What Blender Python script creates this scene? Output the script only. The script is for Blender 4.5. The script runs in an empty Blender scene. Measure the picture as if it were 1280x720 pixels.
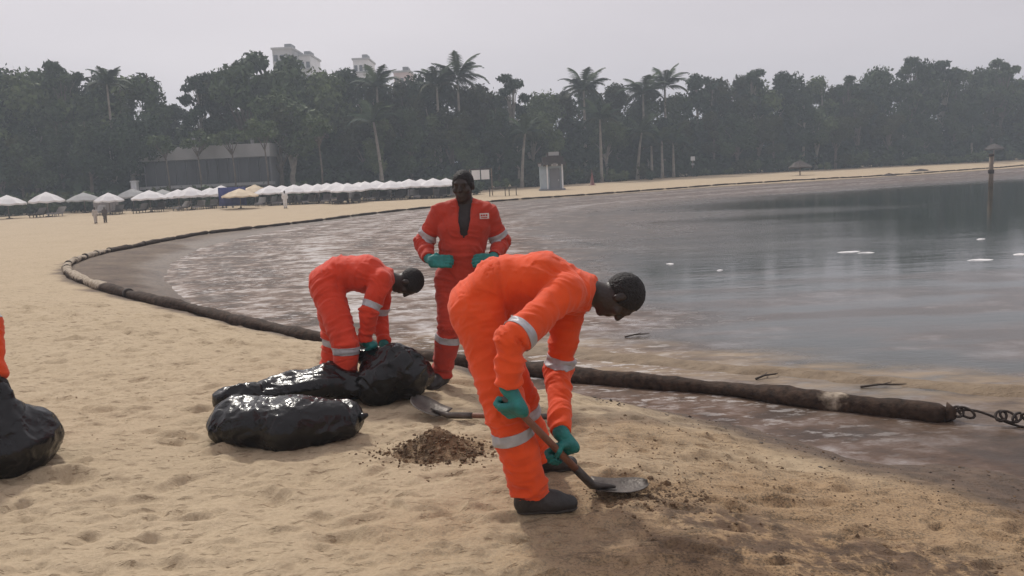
import bpy, bmesh, math, random
import numpy as np
from mathutils import Vector, Matrix

random.seed(7)
RNG = np.random.default_rng(11)
scene = bpy.context.scene
COL = scene.collection

# ------------------------------------------------------------------ camera
FOCAL = 1050.0                       # pixels for a 1280 px wide frame
CAM = np.array([0.0, 0.0, 1.70])
PITCH = math.atan(146.0 / FOCAL)
ROLL = math.radians(2.6)
_r = np.array([1.0, 0, 0]); _f = np.array([0, math.cos(PITCH), -math.sin(PITCH)])
_u = np.array([0, math.sin(PITCH), math.cos(PITCH)])
RGT = math.cos(ROLL) * _r - math.sin(ROLL) * _u
UPV = math.sin(ROLL) * _r + math.cos(ROLL) * _u
FWD = _f
cam_data = bpy.data.cameras.new("camera")
cam_data.sensor_width = 36.0
cam_data.lens = FOCAL / 1280.0 * 36.0
cam_data.clip_start = 0.05
cam_data.clip_end = 9000.0
cam = bpy.data.objects.new("camera", cam_data)
COL.objects.link(cam)
M = Matrix.Identity(4)
for i in range(3):
    M[i][0] = RGT[i]; M[i][1] = UPV[i]; M[i][2] = -FWD[i]; M[i][3] = CAM[i]
cam.matrix_world = M
scene.camera = cam


def ray(px, py):
    return FWD * FOCAL + RGT * (px - 640.0) - UPV * (py - 360.0)


def at(px, py, Y):
    """the point of the place at distance Y ahead that is seen at this pixel"""
    d = ray(px, py)
    return CAM + d * (Y / d[1])


def onz(px, py, z):
    """the point of the level z that is seen at this pixel"""
    d = ray(px, py)
    return CAM + d * ((z - CAM[2]) / d[2])


# ------------------------------------------------------------------ sky and sun
SUN_AZ = math.radians(-24.0)         # from +Y towards +X : ahead and to the left
SUN_EL = math.radians(46.0)
world = bpy.data.worlds.new("World")
scene.world = world
world.use_nodes = True
wn = world.node_tree.nodes; wl = world.node_tree.links
wn.clear()
wo = wn.new("ShaderNodeOutputWorld"); bg = wn.new("ShaderNodeBackground")
sky = wn.new("ShaderNodeTexSky")
sky.sky_type = 'NISHITA'; sky.sun_disc = False
sky.sun_elevation = SUN_EL; sky.sun_rotation = SUN_AZ
sky.air_density = 1.0; sky.dust_density = 6.0; sky.ozone_density = 1.0
hs = wn.new("ShaderNodeHueSaturation"); hs.inputs["Saturation"].default_value = 0.25
mx = wn.new("ShaderNodeMix"); mx.data_type = 'RGBA'; mx.inputs[0].default_value = 0.84
tcw = wn.new("ShaderNodeTexCoord"); mpw = wn.new("ShaderNodeMapping")
mpw.inputs["Scale"].default_value = (1.2, 1.2, 5.0)
nzw = wn.new("ShaderNodeTexNoise"); nzw.inputs["Scale"].default_value = 1.6
nzw.inputs["Detail"].default_value = 4.0
crw = wn.new("ShaderNodeValToRGB")
crw.color_ramp.elements[0].position = 0.30; crw.color_ramp.elements[0].color = (6.8, 6.3, 6.75, 1)
crw.color_ramp.elements[1].position = 0.75; crw.color_ramp.elements[1].color = (8.1, 7.5, 7.9, 1)
wl.new(tcw.outputs["Generated"], mpw.inputs["Vector"]); wl.new(mpw.outputs[0], nzw.inputs["Vector"])
wl.new(nzw.outputs["Fac"], crw.inputs[0])
wl.new(sky.outputs[0], hs.inputs["Color"])
wl.new(hs.outputs[0], mx.inputs[6]); wl.new(crw.outputs[0], mx.inputs[7])
wl.new(mx.outputs[2], bg.inputs["Color"])
bg.inputs["Strength"].default_value = 0.10
wl.new(bg.outputs[0], wo.inputs["Surface"])

sun_data = bpy.data.lights.new("sun", 'SUN')
sun_data.energy = 2.5
sun_data.angle = math.radians(5.0)
sun_data.color = (1.0, 0.95, 0.87)
sun = bpy.data.objects.new("sun", sun_data)
COL.objects.link(sun)
_sd = Vector((math.sin(SUN_AZ) * math.cos(SUN_EL), math.cos(SUN_AZ) * math.cos(SUN_EL), math.sin(SUN_EL)))
sun.rotation_euler = _sd.to_track_quat('Z', 'Y').to_euler()
sun.location = (-20, 30, 40)

scene.view_settings.view_transform = 'Standard'
scene.view_settings.look = 'None'
scene.view_settings.exposure = 0.0
scene.view_settings.gamma = 1.0
scene.view_settings.use_curve_mapping = False
scene.render.engine = 'CYCLES'
scene.cycles.use_denoising = True
scene.cycles.max_bounces = 6
scene.cycles.volume_bounces = 0
scene.cycles.diffuse_bounces = 3
scene.cycles.caustics_reflective = False
scene.cycles.caustics_refractive = False


# ------------------------------------------------------------------ noise in numpy
_perm = np.random.default_rng(5).permutation(512).astype(np.int64)
_perm = np.concatenate([_perm, _perm])
_tab = np.random.default_rng(6).random(512)


def vnoise(p):
    """value noise 0..1 for an (N,2) or (N,3) array"""
    p = np.asarray(p, float)
    if p.shape[1] == 2:
        p = np.concatenate([p, np.full((len(p), 1), 0.37)], 1)
    i = np.floor(p).astype(np.int64)
    f = p - i
    f = f * f * f * (f * (f * 6 - 15) + 10)
    i &= 511
    out = np.zeros(len(p))
    for a in (0, 1):
        wa = f[:, 0] if a else 1 - f[:, 0]
        pa = _perm[(i[:, 0] + a) & 511]
        for b in (0, 1):
            wb = f[:, 1] if b else 1 - f[:, 1]
            pb = _perm[(pa + i[:, 1] + b) & 511]
            for c in (0, 1):
                wc = f[:, 2] if c else 1 - f[:, 2]
                out += wa * wb * wc * _tab[_perm[(pb + i[:, 2] + c) & 511]]
    return out


def fbm(p, octaves=4, gain=0.5):
    p = np.asarray(p, float)
    s = np.zeros(len(p)); a = 1.0; t = 0.0
    for o in range(octaves):
        s += a * vnoise(p * (2.03 ** o) + 17.3 * o)
        t += a; a *= gain
    return s / t


def ridged(p, octaves=2, gain=0.5):
    s = np.zeros(len(p)); a = 1.0; t = 0.0
    for o in range(octaves):
        s += a * (1 - np.abs(2 * vnoise(np.asarray(p) * (2.1 ** o) + 9.1 * o) - 1))
        t += a; a *= gain
    return s / t


def sstep(x, a, b):
    t = np.clip((x - a) / (b - a), 0, 1)
    return t * t * (3 - 2 * t)


# ------------------------------------------------------------------ object helpers
def link(o, parent=None):
    COL.objects.link(o)
    if parent is not None:
        o.parent = parent
    return o


def tag(o, label=None, cat=None, group=None, kind=None):
    if label: o["label"] = label
    if cat: o["category"] = cat
    if group: o["group"] = group
    if kind: o["kind"] = kind
    return o


def mesh_np(name, verts, faces, smooth=True):
    """verts (N,3), faces (M,k) arrays"""
    verts = np.ascontiguousarray(verts, np.float32)
    faces = np.ascontiguousarray(faces, np.int32)
    me = bpy.data.meshes.new(name)
    k = faces.shape[1]
    me.vertices.add(len(verts)); me.vertices.foreach_set("co", verts.ravel())
    me.loops.add(faces.size); me.loops.foreach_set("vertex_index", faces.ravel())
    me.polygons.add(len(faces))
    me.polygons.foreach_set("loop_start", np.arange(0, faces.size, k, dtype=np.int32))
    me.polygons.foreach_set("use_smooth", np.full(len(faces), smooth, dtype=bool))
    me.update(calc_edges=True)
    return me


def obj(name, me, mat=None, parent=None, loc=None):
    o = bpy.data.objects.new(name, me)
    if mat is not None and len(me.materials) == 0:
        me.materials.append(mat)
    link(o, parent)
    if loc is not None:
        o.location = Vector([float(v) for v in loc])
    return o


def empty(name, loc, rz=0.0):
    o = bpy.data.objects.new(name, None)
    o.empty_display_size = 0.2
    link(o)
    o.location = Vector([float(v) for v in loc]); o.rotation_euler = (0, 0, rz)
    return o



def copy_tree(o, parent=None):
    c = o.copy()
    link(c, parent)
    for ch in list(o.children):
        copy_tree(ch, c)
    return c


class MB:
    """collects simple shapes into one mesh"""
    def __init__(s):
        s.v = []; s.f = []

    def add(s, v, f):
        n = len(s.v)
        s.v += [tuple(float(c) for c in p) for p in v]
        s.f += [tuple(i + n for i in q) for q in f]
        return s

    def box(s, c, size, rz=0.0, rot=None):
        hx, hy, hz = size[0] / 2, size[1] / 2, size[2] / 2
        vs = []
        for sz in (-1, 1):
            for sx, sy in ((-1, -1), (1, -1), (1, 1), (-1, 1)):
                p = Vector((sx * hx, sy * hy, sz * hz))
                if rot is not None: p = rot @ p
                elif rz: p = Matrix.Rotation(rz, 3, 'Z') @ p
                vs.append((p.x + c[0], p.y + c[1], p.z + c[2]))
        return s.add(vs, [(3, 2, 1, 0), (4, 5, 6, 7), (0, 1, 5, 4), (1, 2, 6, 5), (2, 3, 7, 6), (3, 0, 4, 7)])

    def tube(s, pts, rad, n=8, cap=True):
        pts = [Vector([float(c) for c in p]) for p in pts]
        if not hasattr(rad, '__len__'): rad = [rad] * len(pts)
        vs = []; fs = []
        ref = None
        for i, p in enumerate(pts):
            d = (pts[min(i + 1, len(pts) - 1)] - pts[max(i - 1, 0)]).normalized()
            if ref is None:
                ref = d.orthogonal().normalized()
            ref = (ref - d * ref.dot(d))
            ref = ref.normalized() if ref.length > 1e-5 else d.orthogonal().normalized()
            b = d.cross(ref)
            for k in range(n):
                a = 2 * math.pi * k / n
                vs.append(p + (ref * math.cos(a) + b * math.sin(a)) * rad[i])
        for i in range(len(pts) - 1):
            for k in range(n):
                fs.append((i * n + k, i * n + (k + 1) % n, (i + 1) * n + (k + 1) % n, (i + 1) * n + k))
        if cap:
            fs.append(tuple(range(n - 1, -1, -1)))
            fs.append(tuple((len(pts) - 1) * n + k for k in range(n)))
        return s.add(vs, fs)

    def lathe(s, prof, c=(0, 0, 0), n=12):
        vs = []; fs = []
        for r, z in prof:
            for k in range(n):
                a = 2 * math.pi * k / n
                vs.append((c[0] + r * math.cos(a), c[1] + r * math.sin(a), c[2] + z))
        m = len(prof)
        for i in range(m - 1):
            for k in range(n):
                fs.append((i * n + k, i * n + (k + 1) % n, (i + 1) * n + (k + 1) % n, (i + 1) * n + k))
        fs.append(tuple(range(n - 1, -1, -1))); fs.append(tuple((m - 1) * n + k for k in range(n)))
        return s.add(vs, fs)

    def build(s, name, mat, parent=None, smooth=False, loc=None):
        me = bpy.data.meshes.new(name)
        me.from_pydata(s.v, [], s.f)
        if smooth:
            me.polygons.foreach_set("use_smooth", [True] * len(me.polygons))
        me.update()
        return obj(name, me, mat, parent, loc)


# ------------------------------------------------------------------ materials
def new_mat(name):
    m = bpy.data.materials.new(name); m.use_nodes = True
    nt = m.node_tree
    return m, nt.nodes, nt.links, nt.nodes["Principled BSDF"]


def nd(ns, t, **kw):
    n = ns.new(t)
    for k, v in kw.items():
        setattr(n, k, v)
    return n


def ramp(ns, stops, interp='LINEAR'):
    r = ns.new("ShaderNodeValToRGB")
    cr = r.color_ramp; cr.interpolation = interp
    while len(cr.elements) < len(stops): cr.elements.new(0.5)
    for e, (p, c) in zip(cr.elements, stops):
        e.position = p
        e.color = (c, c, c, 1) if not hasattr(c, '__len__') else (c[0], c[1], c[2], 1)
    return r


def simple(name, col, rough=0.6, var=0.25, scale=6.0, bump=0.0, bscale=40.0, metal=0.0, spec=0.5, detail=4.0):
    m, ns, ls, b = new_mat(name)
    tc = ns.new("ShaderNodeTexCoord")
    nz = nd(ns, "ShaderNodeTexNoise"); nz.inputs["Scale"].default_value = scale; nz.inputs["Detail"].default_value = detail
    ls.new(tc.outputs["Object"], nz.inputs["Vector"])
    lo = [max(0, c * (1 - var)) for c in col]; hi = [min(1, c * (1 + var)) for c in col]
    cr = ramp(ns, [(0.3, lo), (0.7, hi)])
    ls.new(nz.outputs["Fac"], cr.inputs[0]); ls.new(cr.outputs[0], b.inputs["Base Color"])
    b.inputs["Roughness"].default_value = rough; b.inputs["Metallic"].default_value = metal
    b.inputs["Specular IOR Level"].default_value = spec
    if bump:
        n2 = nd(ns, "ShaderNodeTexNoise"); n2.inputs["Scale"].default_value = bscale; n2.inputs["Detail"].default_value = 5
        ls.new(tc.outputs["Object"], n2.inputs["Vector"])
        bp = ns.new("ShaderNodeBump"); bp.inputs["Strength"].default_value = bump; bp.inputs["Distance"].default_value = 0.02
        ls.new(n2.outputs["Fac"], bp.inputs["Height"]); ls.new(bp.outputs[0], b.inputs["Normal"])
    return m
# ================================================================== the shore
W = -0.45                            # level of the lagoon
_edge_px = [(1400, 655), (1280, 612), (1130, 577), (1000, 543), (850, 520), (720, 500), (600, 472), (500, 450),
            (400, 434), (330, 418), (270, 396), (225, 372), (205, 350), (212, 330), (250, 310), (320, 293), (400, 279),
            (470, 268), (560, 259), (640, 252), (760, 244), (900, 234), (1020, 227), (1150, 219), (1280, 210), (1420, 200)]
_edge = [onz(x, y, W)[:2] for x, y in _edge_px]
_e = _edge[-1]
POLY = np.array(_edge + [(_e[0] + 60, _e[1] + 25), (700, 330), (2500, 300), (2500, -900), (60, -60), (14, -6), (6.5, 2.2)])


def poly_sd(P, poly):
    """signed distance to a closed outline, positive outside"""
    d = np.full(len(P), 1e9); inside = np.zeros(len(P), bool)
    n = len(poly)
    for i in range(n):
        a = poly[i]; b = poly[(i + 1) % n]
        ab = b - a; t = np.clip(((P - a) @ ab) / (ab @ ab), 0, 1)
        q = P - a - t[:, None] * ab
        d = np.minimum(d, np.einsum('ij,ij->i', q, q))
        c = (a[1] > P[:, 1]) != (b[1] > P[:, 1])
        with np.errstate(divide='ignore', invalid='ignore'):
            xi = (b[0] - a[0]) * (P[:, 1] - a[1]) / (b[1] - a[1]) + a[0]
        inside ^= c & (P[:, 0] < xi)
    d = np.sqrt(d)
    return np.where(inside, -d, d)


def line_d(P, line):
    d = np.full(len(P), 1e9)
    for i in range(len(line) - 1):
        a = line[i]; ab = line[i + 1] - a
        t = np.clip(((P - a) @ ab) / (ab @ ab), 0, 1)
        q = P - a - t[:, None] * ab
        d = np.minimum(d, np.einsum('ij,ij->i', q, q))
    return np.sqrt(d)


BAR = np.array([onz(x, y, W)[:2] for x, y in [(560, 432), (700, 440), (850, 455), (1000, 468), (1150, 480), (1280, 491), (1420, 500)]])

# small relief of trodden sand: a height map of footprints, dents and clods
HX0, HX1, HY0, HY1, HS = -9.0, 7.0, 1.3, 15.0, 0.0125
_nx = int((HX1 - HX0) / HS); _ny = int((HY1 - HY0) / HS)
_gx, _gy = np.meshgrid(HX0 + HS * np.arange(_nx), HY0 + HS * np.arange(_ny), indexing='ij')
HM = np.zeros((_nx, _ny))


def stamp(cx, cy, ang, a, b, depth, rim):
    R = max(a, b) * 2.2
    i0 = max(0, int((cx - R - HX0) / HS)); i1 = min(_nx, int((cx + R - HX0) / HS) + 1)
    j0 = max(0, int((cy - R - HY0) / HS)); j1 = min(_ny, int((cy + R - HY0) / HS) + 1)
    if i1 <= i0 or j1 <= j0: return
    x = _gx[i0:i1, j0:j1] - cx; y = _gy[i0:i1, j0:j1] - cy
    c, s = math.cos(ang), math.sin(ang)
    u = (x * c + y * s) / a; v = (-x * s + y * c) / b
    q = u * u + v * v
    HM[i0:i1, j0:j1] += -depth * np.exp(-q * q * 1.2) + rim * np.exp(-((np.sqrt(q) - 1.25) / 0.28) ** 2) * (0.6 + 0.4 * u)


_s = np.random.default_rng(3)
for _k in range(900):
    stamp(_s.uniform(HX0, 4.5), _s.uniform(HY0, HY1), _s.normal(0.3, 0.8), _s.uniform(.09, .15), _s.uniform(.04, .07),
          _s.uniform(.006, .016), _s.uniform(.003, .010))


def scuff(cx, cy, ang, a, b, h):
    """a small step: sand pushed up on one side, hollow on the other"""
    R = max(a, b) * 2.4
    i0 = max(0, int((cx - R - HX0) / HS)); i1 = min(_nx, int((cx + R - HX0) / HS) + 1)
    j0 = max(0, int((cy - R - HY0) / HS)); j1 = min(_ny, int((cy + R - HY0) / HS) + 1)
    if i1 <= i0 or j1 <= j0: return
    x = _gx[i0:i1, j0:j1] - cx; y = _gy[i0:i1, j0:j1] - cy
    c, s = math.cos(ang), math.sin(ang)
    u = (x * c + y * s) / a; v = (-x * s + y * c) / b + .5 * u * u
    HM[i0:i1, j0:j1] += h * v * np.exp(-u * u * 1.3 - v * v)


for _k in range(15000):
    L_ = _s.lognormal(-2.8, .45)
    b_ = max(.016, L_ * _s.uniform(.2, .4))
    cx_ = _s.uniform(HX0, HX1); cy_ = HY0 + (HY1 - HY0) * _s.random() ** 1.4
    scuff(cx_, cy_, _s.normal(0.1, .4), L_, b_, b_ * abs(_s.normal(.75, .5)))
for _k in range(7000):
    r = _s.uniform(.025, .09)
    stamp(_s.uniform(HX0, HX1), _s.uniform(HY0, HY1), _s.uniform(0, 3.1), r * _s.uniform(1, 2.2), r,
          _s.normal(.002, .008), 0.0)
for _k in range(260):
    r = _s.uniform(.2, .5)
    stamp(_s.uniform(HX0, HX1), _s.uniform(HY0, HY1), _s.uniform(0, 3.1), r * _s.uniform(1, 1.8), r, _s.normal(0, .010), 0.0)
# trodden hollow round the nearest worker, the place where he digs and the bank of spoil beside it
stamp(0.35, 3.75, 0.1, .45, .16, .02, .004)
stamp(0.52, 4.47, 0.2, .16, .10, .05, .03)
# softened wind ripples
_pp = np.stack([_gx.ravel(), _gy.ravel()], 1)
HM += ((fbm(_pp * 7.0 + 3.1, 4) - .5) * .030 + (ridged(_pp * np.array([3.0, 7.0]), 2) - .5) * .022).reshape(HM.shape)


def relief(x, y):
    fx = np.clip((x - HX0) / HS, 0, _nx - 1.001); fy = np.clip((y - HY0) / HS, 0, _ny - 1.001)
    i = fx.astype(int); j = fy.astype(int); u = fx - i; v = fy - j
    h = HM[i, j] * (1 - u) * (1 - v) + HM[i + 1, j] * u * (1 - v) + HM[i, j + 1] * (1 - u) * v + HM[i + 1, j + 1] * u * v
    m = sstep(x, HX0, HX0 + .6) * (1 - sstep(x, HX1 - .6, HX1)) * sstep(y, HY0, HY0 + .3) * (1 - sstep(y, HY1 - 3, HY1))
    return h * m


def ground(P):
    """height of the sand, and the distance to the waterline"""
    P = np.asarray(P, float)
    x, y = P[:, 0], P[:, 1]
    d = poly_sd(P, POLY)
    d = d + (fbm(P * 0.9, 3) - .5) * 0.7 * sstep(np.abs(d) + y * .02, 0, .2) * np.clip(8 / np.maximum(y, 6), .3, 1)
    plat = -0.33 * sstep(y, 12, 36)
    plat = plat + .009 * np.clip(d - 4, 0, 62) * sstep(x, -12, 30) * sstep(y, 30, 50)
    land = W + (plat - W) * (1 - np.exp(-np.maximum(d, 0) / (.75 + .06 * np.clip(y - 9, 0, 40) + .95 * sstep(x, .3, 1.8) * (1 - sstep(y, 8, 12)))))
    sea = W - 0.10 * (1 - np.exp(np.minimum(d, 0) / 1.2)) - .012 * np.clip(-d, 0, 80)
    z = np.where(d > 0, land, sea)
    db = line_d(P, BAR)
    barh = np.exp(-(db / .42) ** 2)
    z = np.maximum(z, W - .16 + barh * (.185 + .09 * (fbm(P * np.array([1.6, 5.0]), 3) - .45)))
    damp = sstep(d, -.3, 1.3)
    z = z + relief(x, y) * (0.10 + 0.90 * damp) + (fbm(P * np.array([.9, 2.6]), 3) - .5) * .035 * (1 - damp) * sstep(-y, -40, -10)
    # far sand: broad unevenness
    z = z + (fbm(P * .22, 3) - .5) * .22 * sstep(y, 14, 40) * sstep(d, .5, 4)
    return z, d


def gz(x, y):
    return float(ground(np.array([[x, y]], float))[0][0])


def polar(ang, rad):
    A, R = np.meshgrid(ang, rad, indexing='ij')
    X = R * np.sin(A); Y = R * np.cos(A)
    na, nr = A.shape
    idx = np.arange(na * nr).reshape(na, nr)
    nxt = np.roll(idx, -1, axis=0)
    f = np.stack([idx[:, :-1], idx[:, 1:], nxt[:, 1:], nxt[:, :-1]], -1).reshape(-1, 4)
    return X.ravel(), Y.ravel(), f[:, ::-1]


def attr(me, name, val):
    a = me.attributes.new(name, 'FLOAT', 'POINT')
    a.data.foreach_set("value", np.ascontiguousarray(val, np.float32))


_front = np.radians(np.linspace(-42, 42, 500))
_rest = np.radians(np.linspace(42, 318, 60)[1:-1])
_ang = np.concatenate([_front, _rest])
_rad = np.concatenate([np.geomspace(.25, 1.5, 16)[:-1], np.geomspace(1.5, 16, 620)[:-1], np.geomspace(16, 150, 190)[:-1], np.geomspace(150, 5000, 30)])
gx_, gy_, gf_ = polar(_ang, _rad)
GP = np.stack([gx_, gy_], 1)
gzv, gd = ground(GP)
_far = np.sqrt(gx_ ** 2 + gy_ ** 2)
gzv = np.where((_far > 400), np.where(gd > 0, np.maximum(gzv, W + .5), np.minimum(gzv, W - .5)), gzv)
gme = mesh_np("beach_sand", np.stack([gx_, gy_, gzv], 1), gf_)

# stains in the sand: wet by the water, oiled along the tide line, dug-over brown sand, and one worker's painted shadow
n1 = fbm(GP * 1.3, 4); n2 = fbm(GP * np.array([2.2, 5.0]), 4)
wet = 1 - sstep(gd + (n1 - .5) * 1.0, .15, .95)
ink = (GP[:, 1] > 11) & (GP[:, 1] < 60) & (GP[:, 0] < 0)
wet = np.maximum(wet, np.where(GP[:, 1] > 30, 1 - sstep(gd + (n1 - .5) * 1.2, .5, 2.2), 0))


def blob(cx, cy, rx, ry, soft=.5):
    q = np.sqrt(((GP[:, 0] - cx) / rx) ** 2 + ((GP[:, 1] - cy) / ry) ** 2) + (n1 - .5) * 1.3
    return 1 - sstep(q, 1 - soft, 1 + soft)


BOOM_PX = [(1192, 508), (1100, 499), (1000, 488), (900, 476), (800, 468), (720, 461), (640, 450), (550, 442), (480, 438), (400, 429),
           (330, 415), (250, 399), (190, 389), (140, 377), (104, 364), (86, 351), (92, 336), (130, 319), (180, 307), (250, 293), (320, 284),
           (400, 274), (470, 265), (560, 256), (640, 249), (760, 241), (900, 231), (1020, 224), (1150, 216), (1280, 207), (1400, 198)]
BOOM = np.array([onz(x, y, W + .12)[:2] for x, y in BOOM_PX])
db = line_d(GP, BOOM)
oil = np.zeros(len(GP))
BPOLY = np.vstack([BOOM, POLY[len(_edge):]])
sdb = poly_sd(GP, BPOLY)
inner = (1 - sstep(sdb, -.2, .1)) * sstep(GP[:, 1], 9.5, 11.5) * (1 - sstep(GP[:, 1], 55, 75)) * (GP[:, 0] < 4)
oil = np.maximum(oil, inner * np.clip(.88 + .5 * (n1 - .5), 0, 1))
oil = np.maximum(oil, .85 * (1 - sstep(db + (n2 - .5) * .5, .12, .42)) * sstep(GP[:, 1], 5, 6))
oil = np.maximum(oil, .8 * (1 - sstep(np.abs(gd - .12) + (n2 - .5) * .6, .15, .75)) * (GP[:, 1] < 9) * sstep(n1, .25, .42))
oil = np.maximum(oil, .8 * (1 - sstep(np.abs(gd - .2) + (n1 - .5) * .8, .2, .7)) * (GP[:, 1] > 40))
brown = np.maximum.reduce([blob(2.3, 4.2, 2.2, 1.1, .6) * .9, blob(1.45, 3.5, 1.2, .48, .6) * 1.0, blob(2.6, 3.6, 1.4, .7, .7) * .9, blob(.85, 4.35, .35, .22) * .9,
                           blob(.3, 3.55, .42, .22) * .6, blob(1.2, 5.6, .9, .45, .6) * .6, blob(-.45, 5.15, .28, .2) * .7])  # the patch before the digging worker paints in his shadow over wet sand
n3 = .45 * fbm(GP * 9, 4) + .55 * fbm(GP * 30, 3)
oil = np.maximum(oil, np.maximum(blob(1.5, 3.62, .95, .22, .7), blob(.95, 3.95, .35, .18, .7)) * .80 * sstep(n3, .43, .55))
oil = np.maximum(oil, blob(1.0, 6.0, .9, .35, .5) * .55 * sstep(n2, .4, .6))
attr(gme, "wet", wet); attr(gme, "oil", oil); attr(gme, "brown", brown)

m_sand, ns, ls, b = new_mat("sand")
geo = ns.new("ShaderNodeNewGeometry")
def _noise(ns, ls, vec, scale, detail=5, rough=.55):
    n = ns.new("ShaderNodeTexNoise"); n.inputs["Scale"].default_value = scale
    n.inputs["Detail"].default_value = detail; n.inputs["Roughness"].default_value = rough
    ls.new(vec, n.inputs["Vector"]); return n.outputs["Fac"]
def _mixc(ns, ls, fac, a, b_):
    m = ns.new("ShaderNodeMix"); m.data_type = 'RGBA'
    for s, v in ((0, fac), (6, a), (7, b_)):
        if hasattr(v, 'is_linked'): ls.new(v, m.inputs[s])
        elif s == 0: m.inputs[0].default_value = v
        else: m.inputs[s].default_value = (*v, 1)
    return m.outputs[2]
def _math(ns, ls, op, a, b_=None, clamp=False):
    m = ns.new("ShaderNodeMath"); m.operation = op; m.use_clamp = clamp
    for i, v in enumerate((a, b_)):
        if v is None: continue
        if hasattr(v, 'is_linked'): ls.new(v, m.inputs[i])
        else: m.inputs[i].default_value = v
    return m.outputs[0]
def _attr(ns, name):
    a = ns.new("ShaderNodeAttribute"); a.attribute_name = name
    return a.outputs["Fac"]
def _map0(ns, ls, vec, sc):
    mp = ns.new("ShaderNodeMapping"); mp.inputs["Scale"].default_value = sc
    ls.new(vec, mp.inputs["Vector"]); return mp.outputs[0]
pos = geo.outputs["Position"]
big = _noise(ns, ls, pos, .9, 5); fine = _noise(ns, ls, pos, 42, 4, .7); mid = _noise(ns, ls, pos, 7, 5)
grain = _noise(ns, ls, pos, 260, 2, .6)
c1 = ramp(ns, [(.25, (.43, .335, .215)), (.75, (.52, .415, .28))]); ls.new(big, c1.inputs[0])
c2 = ramp(ns, [(.3, (.33, .25, .16)), (.62, (.53, .425, .29))]); ls.new(fine, c2.inputs[0])
cs = _mixc(ns, ls, .45, c1.outputs[0], c2.outputs[0])
c3 = ramp(ns, [(.28, (.20, .135, .075)), (.42, (1, 1, 1))]); ls.new(mid, c3.inputs[0])
mul = ns.new("ShaderNodeMix"); mul.data_type = 'RGBA'; mul.blend_type = 'MULTIPLY'; mul.inputs[0].default_value = .35
ls.new(cs, mul.inputs[6]); ls.new(c3.outputs[0], mul.inputs[7]); cs = mul.outputs[2]
# shade on small crescent scuffs, painted as short darker streaks
stv = _map0(ns, ls, pos, (1.0, 2.6, 1.0))
st1 = _noise(ns, ls, stv, 9.5, 3, .62); st1r = ramp(ns, [(.585, 0.), (.65, 1.)]); ls.new(st1, st1r.inputs[0])
cs = _mixc(ns, ls, _math(ns, ls, 'MULTIPLY', st1r.outputs[0], .50), cs, (.175, .118, .066))
# dark crumbs of oily sand
sp = _noise(ns, ls, pos, 26, 3, .8); spr = ramp(ns, [(.66, 0.), (.72, 1.)]); ls.new(sp, spr.inputs[0])
sp2 = _noise(ns, ls, pos, 1.7, 3); sp2r = ramp(ns, [(.45, 0.), (.65, 1.)]); ls.new(sp2, sp2r.inputs[0])
spm = _math(ns, ls, 'MULTIPLY', spr.outputs[0], _math(ns, ls, 'MULTIPLY', sp2r.outputs[0], .55))
cs = _mixc(ns, ls, spm, cs, (.12, .075, .04))
spk = _noise(ns, ls, pos, 75, 3, .75)
bn = ramp(ns, [(.43, (.060, .036, .018)), (.49, (.28, .170, .082)), (.66, (.40, .265, .145))]); ls.new(_math(ns, ls, 'ADD', _math(ns, ls, 'MULTIPLY', spk, .7), _math(ns, ls, 'MULTIPLY', mid, .3)), bn.inputs[0])
cs = _mixc(ns, ls, _math(ns, ls, 'MULTIPLY', _attr(ns, "brown"), .8), cs, bn.outputs[0])
wc = ramp(ns, [(.3, (.15, .105, .065)), (.7, (.24, .175, .11))]); ls.new(mid, wc.inputs[0])
wetv = _attr(ns, "wet")
cs = _mixc(ns, ls, _math(ns, ls, 'MULTIPLY', wetv, .85), cs, wc.outputs[0])
oc = ramp(ns, [(.3, (.035, .022, .015)), (.7, (.120, .074, .050))]); ls.new(mid, oc.inputs[0])
oilv = _attr(ns, "oil")
cs = _mixc(ns, ls, oilv, cs, oc.outputs[0])
ls.new(cs, b.inputs["Base Color"])
rg = _math(ns, ls, 'SUBTRACT', .92, _math(ns, ls, 'MULTIPLY', wetv, .25))
rg = _math(ns, ls, 'SUBTRACT', rg, _math(ns, ls, 'MULTIPLY', oilv, .12), True)
ls.new(rg, b.inputs["Roughness"]); b.inputs["Specular IOR Level"].default_value = .3
hsum = _math(ns, ls, 'ADD', _math(ns, ls, 'MULTIPLY', fine, .6), _math(ns, ls, 'MULTIPLY', grain, .22))
hsum = _math(ns, ls, 'ADD', hsum, _math(ns, ls, 'MULTIPLY', mid, 1.2))
hsum = _math(ns, ls, 'SUBTRACT', hsum, _math(ns, ls, 'MULTIPLY', st1r.outputs[0], .35))
bp = ns.new("ShaderNodeBump"); bp.inputs["Strength"].default_value = .8; bp.inputs["Distance"].default_value = .022
ls.new(hsum, bp.inputs["Height"]); ls.new(bp.outputs[0], b.inputs["Normal"])
sand = obj("beach_sand", gme, m_sand); tag(sand, kind="structure")

# ------------------------------------------------------------------ the lagoon
_wa = np.concatenate([np.radians(np.linspace(-40, 42, 330)), np.radians(np.linspace(42, 150, 24)[1:])])
_wr = np.concatenate([np.geomspace(3.2, 110, 420), np.geomspace(110, 6000, 24)[1:]])
A, R = np.meshgrid(_wa, _wr, indexing='ij')
wx = (R * np.sin(A)).ravel(); wy = (R * np.cos(A)).ravel()
na, nr = A.shape
ii = np.arange(na * nr).reshape(na, nr)
wf = np.stack([ii[:-1, :-1], ii[1:, :-1], ii[1:, 1:], ii[:-1, 1:]], -1).reshape(-1, 4)[:, ::-1]
WP = np.stack([wx, wy], 1)
wd = -poly_sd(WP, POLY)
keep = (wd > -9.0)
kf = keep[wf].any(1)
wf = wf[kf]
used = np.unique(wf); remap = np.full(len(WP), -1); remap[used] = np.arange(len(used))
WP = WP[used]; wf = remap[wf]; wd = wd[used]
wz = np.full(len(WP), W)
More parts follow.
